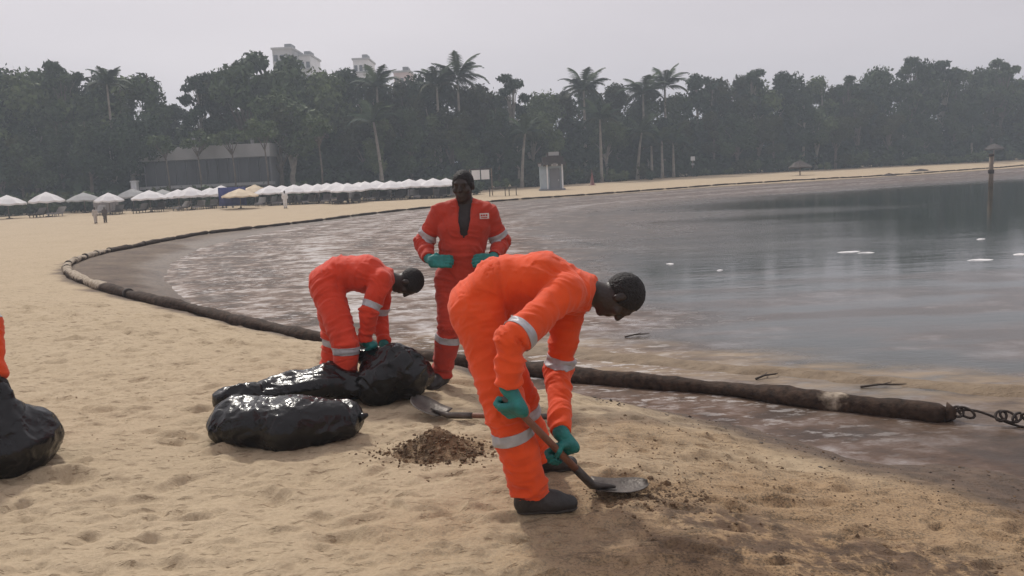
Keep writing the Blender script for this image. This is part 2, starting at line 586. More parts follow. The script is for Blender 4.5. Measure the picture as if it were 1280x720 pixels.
wme = mesh_np("water", np.stack([WP[:, 0], WP[:, 1], wz], 1), wf)
near = 1 - sstep(WP[:, 1], 9, 26)
left = 1 - sstep(WP[:, 0] + .02 * WP[:, 1] + 3 * (fbm(WP * np.array([.2, .6]), 3) - .5), -.5, 3.8)
farline = np.array(_edge[15:])
dfar = line_d(WP, farline)
churn = np.clip(np.maximum.reduce([left, (1 - sstep(wd, .8, 4)), .95 * (1 - sstep(dfar + 16 * (fbm(WP * np.array([.05, .2]), 3) - .5), 8, 27))]), 0, 1)
tan = (1 - sstep(line_d(WP, BAR) + (fbm(WP * np.array([.8, 2.5]), 3) - .5) * 1.2, .3, 1.3))
tan = np.maximum(tan, .0)
slick = .55 * (1 - sstep(wd + (fbm(WP * np.array([1.2, 3.0]), 3) - .5) * 1.6, .2, 1.5)) * (WP[:, 1] < 10)
haz = .38 * (1 - sstep(WP[:, 1], 11, 19)) * sstep(fbm(WP * np.array([.35, 1.5]), 4), .42, .62)  # ripple streaks painted as faint film colour
brn = np.clip(np.maximum(np.maximum(left, np.maximum(slick, haz)), .55 * (1 - sstep(dfar, 8, 26))), 0, 1)
attr(wme, "churn", churn); attr(wme, "tan", tan); attr(wme, "oil_glare", brn)
# streaks of ruffled water that lie along the shore, after the distance from it
attr(wme, "along", wd); attr(wme, "foam_glint", np.clip(np.maximum(left, .5 * (1 - sstep(dfar, 4, 20))), 0, 1))
m_water, ns, ls, b = new_mat("lagoon_water")
geo = ns.new("ShaderNodeNewGeometry"); pos = geo.outputs["Position"]
def _map(ns, ls, vec, sc, rot=0.0):
    mp = ns.new("ShaderNodeMapping"); mp.inputs["Scale"].default_value = sc; mp.inputs["Rotation"].default_value = (0, 0, rot)
    ls.new(vec, mp.inputs["Vector"]); return mp.outputs[0]
r1 = _noise(ns, ls, _map(ns, ls, pos, (1.1, 3.2, 1), -.12), 1.6, 4, .6)
r2 = _noise(ns, ls, _map(ns, ls, pos, (.35, 1.0, 1), -.2), .8, 3, .5)
r3 = _noise(ns, ls, _map(ns, ls, pos, (1.5, 2.6, 1), .25), 5.5, 3, .6)
churnv = _attr(ns, "churn")
cd = ns.new("ShaderNodeCombineXYZ"); ls.new(_attr(ns, "along"), cd.inputs[1])
sx = ns.new("ShaderNodeSeparateXYZ"); ls.new(pos, sx.inputs[0])
ls.new(_math(ns, ls, 'MULTIPLY', sx.outputs[0], .16), cd.inputs[0]); ls.new(_math(ns, ls, 'MULTIPLY', sx.outputs[1], .10), cd.inputs[2])
shore = _noise(ns, ls, cd.outputs[0], 1.5, 5, .62)
# oil films and scum, with sky glare painted in as pale patches
f1 = _noise(ns, ls, _map(ns, ls, pos, (.5, 1.2, 1), -.15), 1.0, 6, .62)
film = _math(ns, ls, 'ADD', _math(ns, ls, 'MULTIPLY', f1, .40), _math(ns, ls, 'MULTIPLY', shore, .60))
fr = ramp(ns, [(.30, .35), (.46, 1.)]); ls.new(film, fr.inputs[0])
bo = _attr(ns, "oil_glare")
fm = _math(ns, ls, 'MULTIPLY', fr.outputs[0], _math(ns, ls, 'ADD', _math(ns, ls, 'MULTIPLY', bo, .85), _math(ns, ls, 'MULTIPLY', churnv, .25)), True)
fcol = ramp(ns, [(.44, (.055, .032, .022)), (.52, (.135, .080, .052)), (.575, (.22, .165, .135)), (.62, (.40, .36, .34))])
iso = _noise(ns, ls, _map(ns, ls, pos, (1.0, 1.25, 1), -.3), 1.5, 5, .66)
mac = _noise(ns, ls, cd.outputs[0], .42, 4, .6)
pat = _math(ns, ls, 'ADD', _math(ns, ls, 'MULTIPLY', iso, .62), _math(ns, ls, 'MULTIPLY', mac, .38))
ls.new(pat, fcol.inputs[0])
dkr = ramp(ns, [(.50, 1.), (.585, 0.)]); ls.new(pat, dkr.inputs[0])
thick = _math(ns, ls, 'MULTIPLY', dkr.outputs[0], fm)
ls.new(_math(ns, ls, 'SUBTRACT', .5, _math(ns, ls, 'MULTIPLY', thick, .36)), b.inputs["Specular IOR Level"])
wbase = _mixc(ns, ls, bo, (.012, .022, .015), (.105, .066, .044))
wcol = _mixc(ns, ls, fm, wbase, fcol.outputs[0])
# sandy scum near the bar
tr = ramp(ns, [(.40, 0.), (.58, 1.)]); ls.new(_math(ns, ls, 'ADD', _math(ns, ls, 'MULTIPLY', shore, .5), _math(ns, ls, 'MULTIPLY', r1, .5)), tr.inputs[0])
tanv = _math(ns, ls, 'MULTIPLY', _attr(ns, "tan"), tr.outputs[0])
wcol = _mixc(ns, ls, tanv, wcol, (.27, .205, .14))
# small flecks of foam and sun glitter, painted white
k1 = _noise(ns, ls, _map(ns, ls, pos, (1.0, 2.4, 1), -.1), 5.0, 4, .7); kr = ramp(ns, [(.54, 0.), (.60, 1.)]); ls.new(k1, kr.inputs[0])
k2 = _noise(ns, ls, _map(ns, ls, pos, (.5, 1.1, 1), -.3), .7, 3, .6); k2r = ramp(ns, [(.36, 0.), (.58, 1.)]); ls.new(k2, k2r.inputs[0])
foam = _math(ns, ls, 'MULTIPLY', _math(ns, ls, 'MULTIPLY', kr.outputs[0], k2r.outputs[0]), _math(ns, ls, 'MULTIPLY', _attr(ns, "foam_glint"), .85), True)
wcol = _mixc(ns, ls, foam, wcol, (.62, .60, .58))
ls.new(wcol, b.inputs["Base Color"])
rr = _math(ns, ls, 'ADD', _math(ns, ls, 'ADD', .06, _math(ns, ls, 'MULTIPLY', churnv, .16)), _math(ns, ls, 'MULTIPLY', fm, .12))
rr = _math(ns, ls, 'ADD', rr, _math(ns, ls, 'MULTIPLY', tanv, .45)); rr = _math(ns, ls, 'ADD', rr, _math(ns, ls, 'MULTIPLY', foam, .5), True)
rr = _math(ns, ls, 'ADD', rr, _math(ns, ls, 'MULTIPLY', thick, .30), True)
ls.new(rr, b.inputs["Roughness"]); b.inputs["IOR"].default_value = 1.50
hh = _math(ns, ls, 'ADD', _math(ns, ls, 'MULTIPLY', r1, .55), _math(ns, ls, 'MULTIPLY', r2, 1.0))
hh = _math(ns, ls, 'ADD', hh, _math(ns, ls, 'MULTIPLY', r3, .14)); hh = _math(ns, ls, 'ADD', hh, _math(ns, ls, 'MULTIPLY', _math(ns, ls, 'MULTIPLY', shore, churnv), .5))
bp = ns.new("ShaderNodeBump"); bp.inputs["Distance"].default_value = .05
ls.new(_math(ns, ls, 'ADD', .10, _math(ns, ls, 'MULTIPLY', churnv, .62)), bp.inputs["Strength"])
ls.new(hh, bp.inputs["Height"]); ls.new(bp.outputs[0], b.inputs["Normal"])
water = obj("water", wme, m_water); tag(water, kind="structure")
# ================================================================== woods behind the beach
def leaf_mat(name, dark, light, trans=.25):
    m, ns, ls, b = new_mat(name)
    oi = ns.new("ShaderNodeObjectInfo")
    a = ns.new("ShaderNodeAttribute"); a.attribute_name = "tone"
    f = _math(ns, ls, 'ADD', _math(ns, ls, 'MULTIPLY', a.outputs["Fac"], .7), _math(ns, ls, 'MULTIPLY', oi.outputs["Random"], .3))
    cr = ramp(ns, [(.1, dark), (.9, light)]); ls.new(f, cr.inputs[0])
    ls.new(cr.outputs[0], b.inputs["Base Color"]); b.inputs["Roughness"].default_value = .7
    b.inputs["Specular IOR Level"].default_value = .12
    return m


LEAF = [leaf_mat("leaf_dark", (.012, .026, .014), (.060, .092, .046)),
        leaf_mat("leaf_mid", (.020, .038, .016), (.095, .130, .055)),
        leaf_mat("leaf_pale", (.035, .060, .022), (.150, .190, .080)),
        leaf_mat("leaf_olive", (.024, .032, .012), (.080, .090, .036))]
BARK = simple("bark", (.13, .105, .08), .9, .35, 3.0, .6, 14)
BARK_PALE = simple("bark_pale", (.27, .24, .20), .9, .3, 2.0, .5, 12)


def leaf_cloud(name, centers, radii, n, size, mat, seed, squash=.8):
    """n leaf sprays spread through lobes; real small faces with gaps between"""
    g = np.random.default_rng(seed)
    centers = np.asarray(centers, float); radii = np.asarray(radii, float)
    w = radii ** 2; k = g.choice(len(centers), n, p=w / w.sum())
    dirv = g.normal(size=(n, 3)); dirv /= np.linalg.norm(dirv, axis=1)[:, None]
    rr = radii[k] * (g.random(n) ** .28) * (1 + .20 * np.clip(g.normal(size=n), -2, 1.5))
    p = centers[k] + dirv * rr[:, None] * np.array([1, 1, squash])
    nrm = dirv * .6 + g.normal(size=(n, 3)) * .7 + np.array([0, 0, .45]); nrm /= np.linalg.norm(nrm, axis=1)[:, None]
    t = np.cross(nrm, g.normal(size=(n, 3))); t /= np.linalg.norm(t, axis=1)[:, None]
    bt = np.cross(nrm, t)
    s = size * g.uniform(.5, 1.3, n)
    a = t * s[:, None]; c = bt * (s * g.uniform(.35, .7, n))[:, None]
    v = np.stack([p - a, p + c - a * .1, p + a, p - c + a * .1], 1).reshape(-1, 3)
    f = np.arange(4 * n).reshape(n, 4)
    me = mesh_np(name, v, f, smooth=False)
    lobe = g.random(len(centers))
    tone = np.clip(lobe[k] * .55 + g.random(n) * .45, 0, 1)
    attr(me, "tone", np.repeat(tone, 4))
    me.materials.append(mat)
    return me


def tree_proto(seed, kind):
    """unit tree: height 1, root at origin; returns (trunk mesh, crown mesh)"""
    g = np.random.default_rng(seed)
    H = 12.0
    mb = MB()
    if kind == 'round':
        ends = []
        mb.tube([(0, 0, -.4), (.1, 0, 2.5), (g.normal() * .3, g.normal() * .3, 5.2)], [.36, .28, .2], 7)
        cs, rs = [], []
        for i in range(11):
            a = g.uniform(0, 6.28); r = g.uniform(.6, 3.6); z = g.uniform(4.6, 10.6)
            r *= math.sqrt(max(.15, 1 - ((z - 6.5) / 5.0) ** 2))
            p = (r * math.cos(a), r * math.sin(a), z)
            cs.append(p); rs.append(g.uniform(1.0, 1.9)); mb.tube([(0, 0, g.uniform(2.8, 4.8)), (p[0] * .5, p[1] * .5, z - 1.4), p], [.13, .08, .03], 5)
        n, sz, sq = 6000, .27, .8
    elif kind == 'broad':
        mb.tube([(0, 0, -.4), (.15, 0, 2.2), (.2, .1, 4.5)], [.42, .33, .24], 7)
        cs, rs = [], []
        for i in range(15):
            a = g.uniform(0, 6.28); r = g.uniform(.3, 5.2); z = 10.6 - .10 * r * r - g.uniform(0, 3.4)
            p = (r * math.cos(a), r * math.sin(a), z)
            cs.append(p); rs.append(g.uniform(.9, 1.7)); mb.tube([(.2, .1, g.uniform(3, 4.5)), (p[0] * .5, p[1] * .5, z - 2), p], [.15, .09, .03], 5)
        n, sz, sq = 7000, .27, .6
    elif kind == 'tall':
        mb.tube([(0, 0, -.4), (.1, .05, 4), (-.1, .1, 8), (0, 0, 11)], [.24, .19, .13, .05], 7)
        cs, rs = [], []
        for i in range(15):
            z = g.uniform(3.4, 11.2); a = g.uniform(0, 6.28); r = g.uniform(.2, 2.1) * (1.1 - .07 * (z - 3))
            p = (r * math.cos(a), r * math.sin(a), z)
            cs.append(p); rs.append(g.uniform(.6, 1.25)); mb.tube([(0, 0, z - 1.2), p], [.07, .025], 5)
        n, sz, sq = 5200, .24, .9
    else:                                   # sparse : open crown of separate tufts on bare limbs
        mb.tube([(0, 0, -.4), (.2, 0, 3), (.1, .2, 6), (.3, 0, 8.5)], [.22, .18, .13, .07], 7)
        cs, rs = [], []
        for i in range(30):
            a = g.uniform(0, 6.28); z = g.uniform(5.4, 11.4); r = g.uniform(.3, 3.0) * (1 - .45 * max(0, (z - 8) / 3.4))
            p = (r * math.cos(a), r * math.sin(a), z)
            cs.append(p); rs.append(g.uniform(.4, .8)); mb.tube([(.1, .1, g.uniform(4, 5.2)), (p[0] * .5, p[1] * .5, z - 1), p], [.09, .05, .02], 5)
        n, sz, sq = 4600, .22, .6
    crown = leaf_cloud("crown", cs, rs, n, sz, LEAF[seed % 4], seed, sq)
    me = bpy.data.meshes.new("trunk"); me.from_pydata(mb.v, [], mb.f); me.update()
    me.materials.append(BARK if seed % 2 else BARK_PALE)
    co = np.array([v.co[:] for v in crown.vertices]); top = np.percentile(co[:, 2], 99.5)
    return me, crown, top


PROTO = {k: [tree_proto(s, k) for s in sd] for k, sd in
         {'round': (20, 21, 22, 23), 'broad': (28, 29, 32), 'tall': (36, 37, 38, 39), 'sparse': (44, 45)}.items()}
TREE_LABEL = {'round': ("bushy dark green tree in the wood", "bushy trees of the wood"),
              'broad': ("broad spreading dark tree rising above the wood", "spreading trees of the wood"),
              'tall': ("slender leafy tree with a straight trunk", "slender trees of the wood"),
              'sparse': ("open crowned tufted tree against the sky", "open crowned trees of the wood")}
tr_rng = np.random.default_rng(8)


def base_y(px):
    return float(np.interp(px, [-200, 0, 300, 640, 900, 1280, 1500], [80, 84, 87, 98, 114, 132, 145]))


def ground_at(px, Y):
    p = at(px, 220, Y)
    return p[0], Y, gz(p[0], Y)


def where(px):
    for lim, s in ((165, "beyond the single umbrellas"), (345, "behind the low concrete building"), (600, "behind the umbrella row"), (715, "around the beach kiosk"),
                   (860, "near the lone palm"), (1030, "behind the thatched parasol across the lagoon"), (1130, "beside the pale flowering bush"), (9999, "behind the post standing in the lagoon")):
        if px < lim: return s


def tree(px, top, kind, back=0.0, wide=1.0):
    Y = base_y(px) + back
    x, y, z = ground_at(px, Y)
    h = at(px, top, Y)[2] - z
    tm, cm, tp = PROTO[kind][int(tr_rng.integers(len(PROTO[kind])))]
    s = h / tp
    t = empty(kind + "_tree" if kind != 'sparse' else "open_tree", (x, y, z - .05), tr_rng.uniform(0, 6.28))
    t.name = {'round': "bushy_tree", 'broad': "spreading_tree", 'tall': "slender_tree", 'sparse': "open_tree"}[kind]
    t.scale = (s * wide, s * wide, s)
    obj("trunk", tm, None, t); obj("crown", cm, None, t)
    row = "tall" if back > 5 else "lower"
    lab = row + " " + TREE_LABEL[kind][0] + " " + where(px)
    tag(t, lab, "tree", lab.replace(" tree", " trees", 1))
    return t


# skyline, from the low building's side to the far point (picture column, top row, kind, extra distance)
SKY = [(-40, 92, 'round', 6), (8, 84, 'round', 8), (45, 92, 'round', 9), (90, 76, 'sparse', 8), (84, 90, 'round', 10), (125, 97, 'round', 9), (162, 97, 'tall', 8),
       (196, 95, 'tall', 7), (226, 132, 'tall', 12), (258, 92, 'sparse', 7), (272, 100, 'tall', 7), (318, 68, 'broad', 9), (362, 72, 'broad', 11), (398, 92, 'round', 9),
       (436, 90, 'broad', 11), (470, 97, 'round', 10), (512, 105, 'round', 9), (545, 96, 'round', 9), (592, 106, 'round', 10), (628, 118, 'tall', 9), (644, 93, 'sparse', 6),
       (676, 116, 'round', 9), (706, 117, 'tall', 9), (742, 108, 'round', 10), (776, 106, 'tall', 9), (806, 112, 'round', 9), (846, 118, 'tall', 9), (872, 94, 'tall', 8),
       (890, 96, 'sparse', 8), (908, 98, 'round', 9), (940, 88, 'sparse', 8), (946, 97, 'round', 9), (976, 92, 'tall', 8), (1000, 95, 'round', 10), (1026, 97, 'tall', 9),
       (1058, 96, 'sparse', 8), (1050, 108, 'round', 11), (1082, 104, 'round', 9), (1108, 86, 'round', 9), (1138, 71, 'sparse', 8), (1150, 80, 'round', 10), (1178, 77, 'sparse', 8),
       (1190, 88, 'tall', 9), (1214, 90, 'round', 9), (1250, 74, 'sparse', 7), (1246, 84, 'round', 10), (1284, 98, 'round', 9), (1325, 95, 'round', 9)]
for px, top, k, bk in SKY:
    tree(px, top, k, bk, 1.0 if k == 'tall' else .82)
# the trees of the front edge, lower
for px in range(-30, 1340, 27):
    if 165 < px < 345 or 390 < px < 430: continue
    q = tr_rng.random()
    top = np.interp(px, [0, 160, 340, 560, 700, 900, 1280], [150, 150, 120, 140, 150, 130, 125]) + tr_rng.uniform(-12, 22)
    k = ('tall' if q < .62 else 'round') if px > 600 else ('round' if q < .7 else 'tall')
    tree(px + tr_rng.uniform(-9, 9), top, k, tr_rng.uniform(1, 4.5), 1.0)

# dense understorey that nobody could count, deep in the wood
_cs, _rs = [], []
for px in np.arange(-120, 1440, 9.0):
    for bk, hh in ((3.5, 2.2), (6.5, 4.5), (8.5, 6.8), (13.5, 8.2)):
        Y = base_y(px) + bk + tr_rng.uniform(-.6, .6)
        if 150 < px < 350 and bk < 5: continue
        x, y, z = ground_at(px, Y)
        _cs.append((x, y, z + tr_rng.uniform(.3, 1) * hh)); _rs.append(tr_rng.uniform(1.3, 2.1))
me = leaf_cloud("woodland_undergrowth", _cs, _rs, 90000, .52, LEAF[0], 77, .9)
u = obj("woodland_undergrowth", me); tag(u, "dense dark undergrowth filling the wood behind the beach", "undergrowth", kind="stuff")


# shrubs along the top of the beach
def shrub_mesh(seed, mat):
    g = np.random.default_rng(seed)
    cs = [(g.normal() * .5, g.normal() * .4, g.uniform(.3, .95)) for _ in range(7)]
    return leaf_cloud("foliage", cs, [g.uniform(.3, .55) for _ in cs], 420, .16, mat, seed, .8)


SHR = [shrub_mesh(50 + i, LEAF[(i + 1) % 4]) for i in range(4)]
_sm = MB(); _sm.tube([(0, 0, -.1), (.05, 0, .5)], [.05, .02], 5); _sm.tube([(.02, 0, .1), (.3, .1, .7)], [.03, .01], 5); _sm.tube([(0, 0, .1), (-.3, -.1, .7)], [.03, .01], 5)
_stem = bpy.data.meshes.new("stem"); _stem.from_pydata(_sm.v, [], _sm.f); _stem.materials.append(BARK)


def shrub(px, Y, s, lab, grp=None, name="shrub"):
    x, y, z = ground_at(px, Y)
    t = empty(name, (x, y, z - .02), tr_rng.uniform(0, 6.28)); t.scale = (s, s, s)
    obj("stem", _stem, None, t); obj("foliage", SHR[int(tr_rng.integers(4))], None, t)
    tag(t, lab, "shrub", grp)


for px in range(-20, 1310, 21):
    if 150 < px < 345: continue
    shrub(px + tr_rng.uniform(-7, 7), base_y(px) + tr_rng.uniform(-1.4, .6), tr_rng.uniform(.8, 1.9),
          "low green shrub at the foot of the wood " + where(px), "low shrubs " + where(px))
for px in range(-10, 600, 10):
    if 168 < px < 330: Yh = 80
    else: Yh = 79
    shrub(px + tr_rng.uniform(-4, 4), Yh + tr_rng.uniform(-.7, .9), tr_rng.uniform(1.1, 1.7) * (1.0 if px < 330 else .85),
          "dark shrub in the hedge close behind the umbrellas", "hedge behind the umbrellas", "hedge_shrub")
shrub(811, 104, 1.0, "small dark shrub standing alone on the sand beside the wood")
shrub(1088, 128, 2.6, "pale flowering bush lit up before the dark wood", name="pale_bush")


# ------------------------------------------------------------------ palms
def frond_mesh(seed, L=2.6, droop=1.0):
    g = np.random.default_rng(seed)
    v, f, tn = [], [], []
    n = 22
    for i in range(n + 1):
        t = i / n
        x = L * t * (1 - .18 * t * droop); z = .75 * math.sin(t * 1.9) * (1 - .2 * droop) - 1.35 * droop * t ** 2.3
        tx, tz = 1.0, (.75 * 1.9 * math.cos(t * 1.9) - 3.1 * droop * t ** 1.3) / L
        v += [(x, -.018, z), (x, .018, z)]
        if i: k = len(v); 
        if t > .12:
            ll = .78 * math.sin(math.pi * min(1, .18 + t * .84)) + .12
            for sgn in (-1, 1):
                w = .085
                k0 = len(v)
                v += [(x - w, sgn * .02, z), (x + w, sgn * .02, z), (x + ll * .55 + g.normal() * .03, sgn * ll * .8, z - ll * .38 + g.normal() * .04)]
                f.append((k0, k0 + 1, k0 + 2))
    # rachis as a strip of quads
    me = bpy.data.meshes.new("frond")
    mb = MB()
    pts = []
    for i in range(0, n + 1, 2):
        t = i / n
        pts.append((L * t * (1 - .18 * t * droop), 0, .75 * math.sin(t * 1.9) * (1 - .2 * droop) - 1.35 * droop * t ** 2.3))
    mb.tube(pts, [.035 * (1 - .8 * i / (len(pts) - 1)) for i in range(len(pts))], 4)
    nv = len(mb.v)
    allv = mb.v + v; allf = mb.f + [tuple(q + nv for q in t) for t in f]
    me.from_pydata(allv, [], allf); me.update()
    attr(me, "tone", g.uniform(.2, .8, len(allv)))
    return me


FR = [frond_mesh(i, 2.7, d) for i, d in enumerate((.35, .6, .85, 1.1))]
for i, m_ in enumerate(FR): m_.materials.append(LEAF[(1, 0, 0, 3)[i]])


def palm(px, top, back, lab, base=None, lean=0.0, size=1.0, nfr=16):
    Y = base_y(px) + back
    x, y, z = ground_at(px, Y)
    h = at(px, top, Y)[2] - z - 1.45 * size
    t = empty("palm_tree", (x, y, z - .05))
    mb = MB()
    pts = [(lean * (q ** 1.6) * -1 * h * .12 + 0.0, 0, h * q) for q in np.linspace(0, 1, 9)]
    mb.tube(pts, [(.19 - .09 * q) * min(1.2, size) + (.06 if q == 0 else 0) for q in np.linspace(0, 1, 9)], 8)
    mb.build("trunk", BARK_PALE, t, True)
    g = np.random.default_rng(int(px))
    tx, ty, tz = pts[-1]
    for i in range(nfr):
        lvl = i / nfr
        o = obj("frond", FR[min(3, int(lvl * 4))], None, t, (tx, ty, tz - .05))
        o.rotation_euler = (g.normal() * .12, -(.75 - 1.0 * lvl) + g.normal() * .1, i * 2.4 + g.normal() * .2)
        o.scale = (size * g.uniform(.85, 1.1),) * 3
    tag(t, lab, "palm tree", None)
    return t


palm(146, 86, 4, "palm tree whose feathery crown tops the trees left of the concrete building")
palm(478, 86, 5, "palm tree with upright fronds beside a white tower block", size=1.3)
palm(552, 84, 4, "palm tree leaning against a taller palm behind the umbrellas", size=1.25)
palm(578, 73, 5, "tallest bushy palm tree behind the row of umbrellas", size=1.55, nfr=20)
palm(733, 90, 4, "palm tree with a wide crown standing behind the tall bare pole trunk", size=1.5)
palm(806, 95, 4, "palm tree with hanging fronds next to the lone palm against the sky", size=1.5)
palm(833, 87, 6, "lone palm tree whose thin trunk shows against the sky", size=1.55)
palm(752, 130, -1.0, "palm tree with a long straight pale trunk behind the beach kiosk", size=1.2, nfr=14)
palm(797, 148, -.5, "slanting palm tree with a slim trunk by the lone shrub", lean=-.9, size=1.2, nfr=13)
palm(652, 148, -.5, "leaning palm tree with a slim trunk beside the beach kiosk", lean=-.8, size=1.15, nfr=13)
palm(478, 130, -.5, "palm tree with a long curved trunk behind the white umbrellas", lean=.6, size=1.25, nfr=14)
for i, (px, top) in enumerate([(828, 158), (842, 162), (815, 165)]):
    p_ = palm(px, top, -1.5 + .5 * i, "short pale green palm tree in the clump at the edge of the wood", size=1.15, nfr=12)
    p_["group"] = "clump of short palms"
# ================================================================== things far down the beach
CONC = simple("concrete_pale", (.36, .36, .36), .85, .18, .5, .2, 6)
CONC_D = simple("concrete_grey", (.19, .19, .20), .85, .2, .6)
GLASSD = simple("dark_glazing", (.035, .038, .045), .18, .3, .4)
WHITE = simple("white_paint", (.72, .72, .72), .7, .08, 1.0)
PINKW = simple("rose_render", (.55, .44, .42), .8, .1, .4)
CANVAS = simple("white_canvas", (.72, .70, .69), .85, .07, 2.0)
CREAM = simple("cream_canvas", (.66, .54, .38), .85, .1, 2.0)
GREYC = simple("grey_canvas", (.36, .36, .35), .85, .1, 2.0)
POLEM = simple("pole_wood", (.20, .15, .11), .7, .2, 4.0)
DARKW = simple("dark_wood", (.055, .042, .035), .8, .3, 3.0)
LINEN = simple("lounger_cloth", (.27, .25, .245), .85, .15, 2.0)
BLUE = simple("blue_cloth", (.045, .055, .20), .8, .2, 2.0)
ORANGE_S = simple("faded_orange", (.20, .06, .045), .7, .2, 2.0)

# low concrete building with glazed front
YB = 88.0
pL = at(172, 186, YB); pR = at(337, 181, YB)
bx0, bx1 = pL[0], pR[0]
zt = (pL[2] + pR[2]) / 2 + .1
zb0 = at(250, 199, YB)[2]; zb1 = at(250, 231, YB)[2]; zg = gz((bx0 + bx1) / 2, YB) - .1
cxb = (bx0 + bx1) / 2; wb = bx1 - bx0
bd = empty("beach_building", (cxb, YB + 4, zg))
def bpart(name, mat, c, s, par=None):
    return MB().box((c[0] - cxb, c[1] - YB - 4, c[2] - zg), s).build(name, mat, par or bd)
bpart("roof_parapet", CONC, (cxb, YB + 4, (zt + zb0) / 2), (wb, 8.4, zt - zb0))
wall = bpart("wall", CONC_D, (cxb, YB + 4.3, (zg + zb0) / 2), (wb - .4, 7.4, zb0 - zg - .02))
bpart("ledge", CONC, (cxb, YB + .2, zb1 - .12), (wb + .2, .9, .28))
npan = 12
for i in range(npan):
    xx = bx0 + .3 + (wb - .6) * (i + .5) / npan
    w_ = bpart("window", GLASSD, (xx, YB + .53, (zb0 + zb1) / 2), ((wb - .6) / npan - .09, .1, zb0 - zb1 - .12))
for i in range(9):
    xx = bx0 + .4 + (wb - .8) * i / 8
    bpart("column", CONC_D, (xx, YB + .25, (zg + zb1 - .28) / 2), (.3, .3, zb1 - .28 - zg))
for i, px in enumerate((238, 253, 273, 284, 312)):
    p = at(px, 178, YB)
    MB().lathe([(.16, 0), (.22, .3), (.13, .6), (.2, .8), (.2, .9)], (p[0] - cxb, -3.0, zt - zg - .01), 8).build("roof_post", CONC, bd, True)
tag(bd, "low concrete beach building with a long dark glazed front", "building")
p = at(169, 236, YB - 1.5)
pil = MB().box((0, 0, 1.35), (.55, .55, 2.7)).box((0, 0, 2.75), (.68, .68, .14))
pc = pil.build("gate_pillar", WHITE, None, False, (p[0], YB - 1.5, gz(p[0], YB - 1.5) - .05)); tag(pc, "white square pillar at the end of the low building", "pillar")

# young trees before the building
def young_tree(px, top, Y, lab):
    x, y, z = ground_at(px, Y)
    h = at(px, top, Y)[2] - z
    g = np.random.default_rng(int(px) + 3)
    t = empty("young_tree", (x, y, z - .05))
    mb = MB(); mb.tube([(0, 0, 0), (.08, 0, h * .35), (-.03, 0, h * .7)], [.12, .09, .07], 6)
    cs, rs = [], []
    for i in range(9):
        a = g.uniform(0, 6.28); r = g.uniform(.3, 1.6); q = (r * math.cos(a), r * math.sin(a), h - .5 - g.uniform(0, 1.3))
        cs.append(q); rs.append(g.uniform(.35, .7)); mb.tube([(-.03, 0, h * .62), (q[0] * .5, q[1] * .5, h * .75), q], [.05, .035, .015], 5)
    mb.build("trunk", BARK, t, True)
    obj("crown", leaf_cloud("crown", cs, rs, 900, .2, LEAF[2], int(px), .7), None, t)
    tag(t, lab, "tree")


for px, top, Y, lab in [(210, 163, 85, "thin young tree before the end of the glazed building next to the pillar"), (250, 158, 85.5, "double young tree before the middle of the glazed building"),
                        (293, 155, 85, "young tree with pale leaves before the glazed building"), (334, 146, 84, "leafy young tree at the open end of the glazed building"),
                        (402, 142, 84.5, "pale leafed young tree behind the umbrellas beyond the building")]:
    young_tree(px, top, Y, lab)

# tower blocks far behind the trees
def tower(px0, px1, top, Y, mat, floors, bays, lab, crown=None):
    a = at(px0, top, Y); c = at(px1, top, Y)
    w = c[0] - a[0]; cx = (a[0] + c[0]) / 2; h = a[2] + 1.0
    t = empty("tower_block", (cx, Y + 5, -1.0))
    MB().box((0, 0, h / 2), (w, 10, h)).build("wall", mat, t)
    rf = MB().box((0, 0, h + .2), (w + .5, 10.5, .4)).build("roof", CONC, t)
    MB().box((w * .15, 0, h + .9), (w * .35, 4, 1.3)).build("plant_room", CONC_D, rf)
    fh = 3.0
    for i in range(floors):
        for j in range(bays):
            z = h - 1.9 - i * fh
            xx = -w / 2 + w * (j + .5) / bays
            win = MB().box((xx, -5.03, z), (w / bays * .62, .12, 1.35)).build("window", GLASSD, t)
        MB().box((0, -5.25, h - 2.85 - i * fh), (w * .96, .55, .22)).build("balcony", CONC, t)
    tag(t, lab, "building")


tower(340, 364, 62, 190, CONC, 4, 3, "pale tower block showing above the broad tree")
tower(366, 388, 71, 196, WHITE, 4, 3, "lower stepped tower block behind the broad tree")
tower(441, 460, 75, 200, WHITE, 4, 3, "small white tower block above the trees beside a palm")
tower(492, 512, 91, 188, PINKW, 4, 3, "rose coloured building half hidden behind the palms")

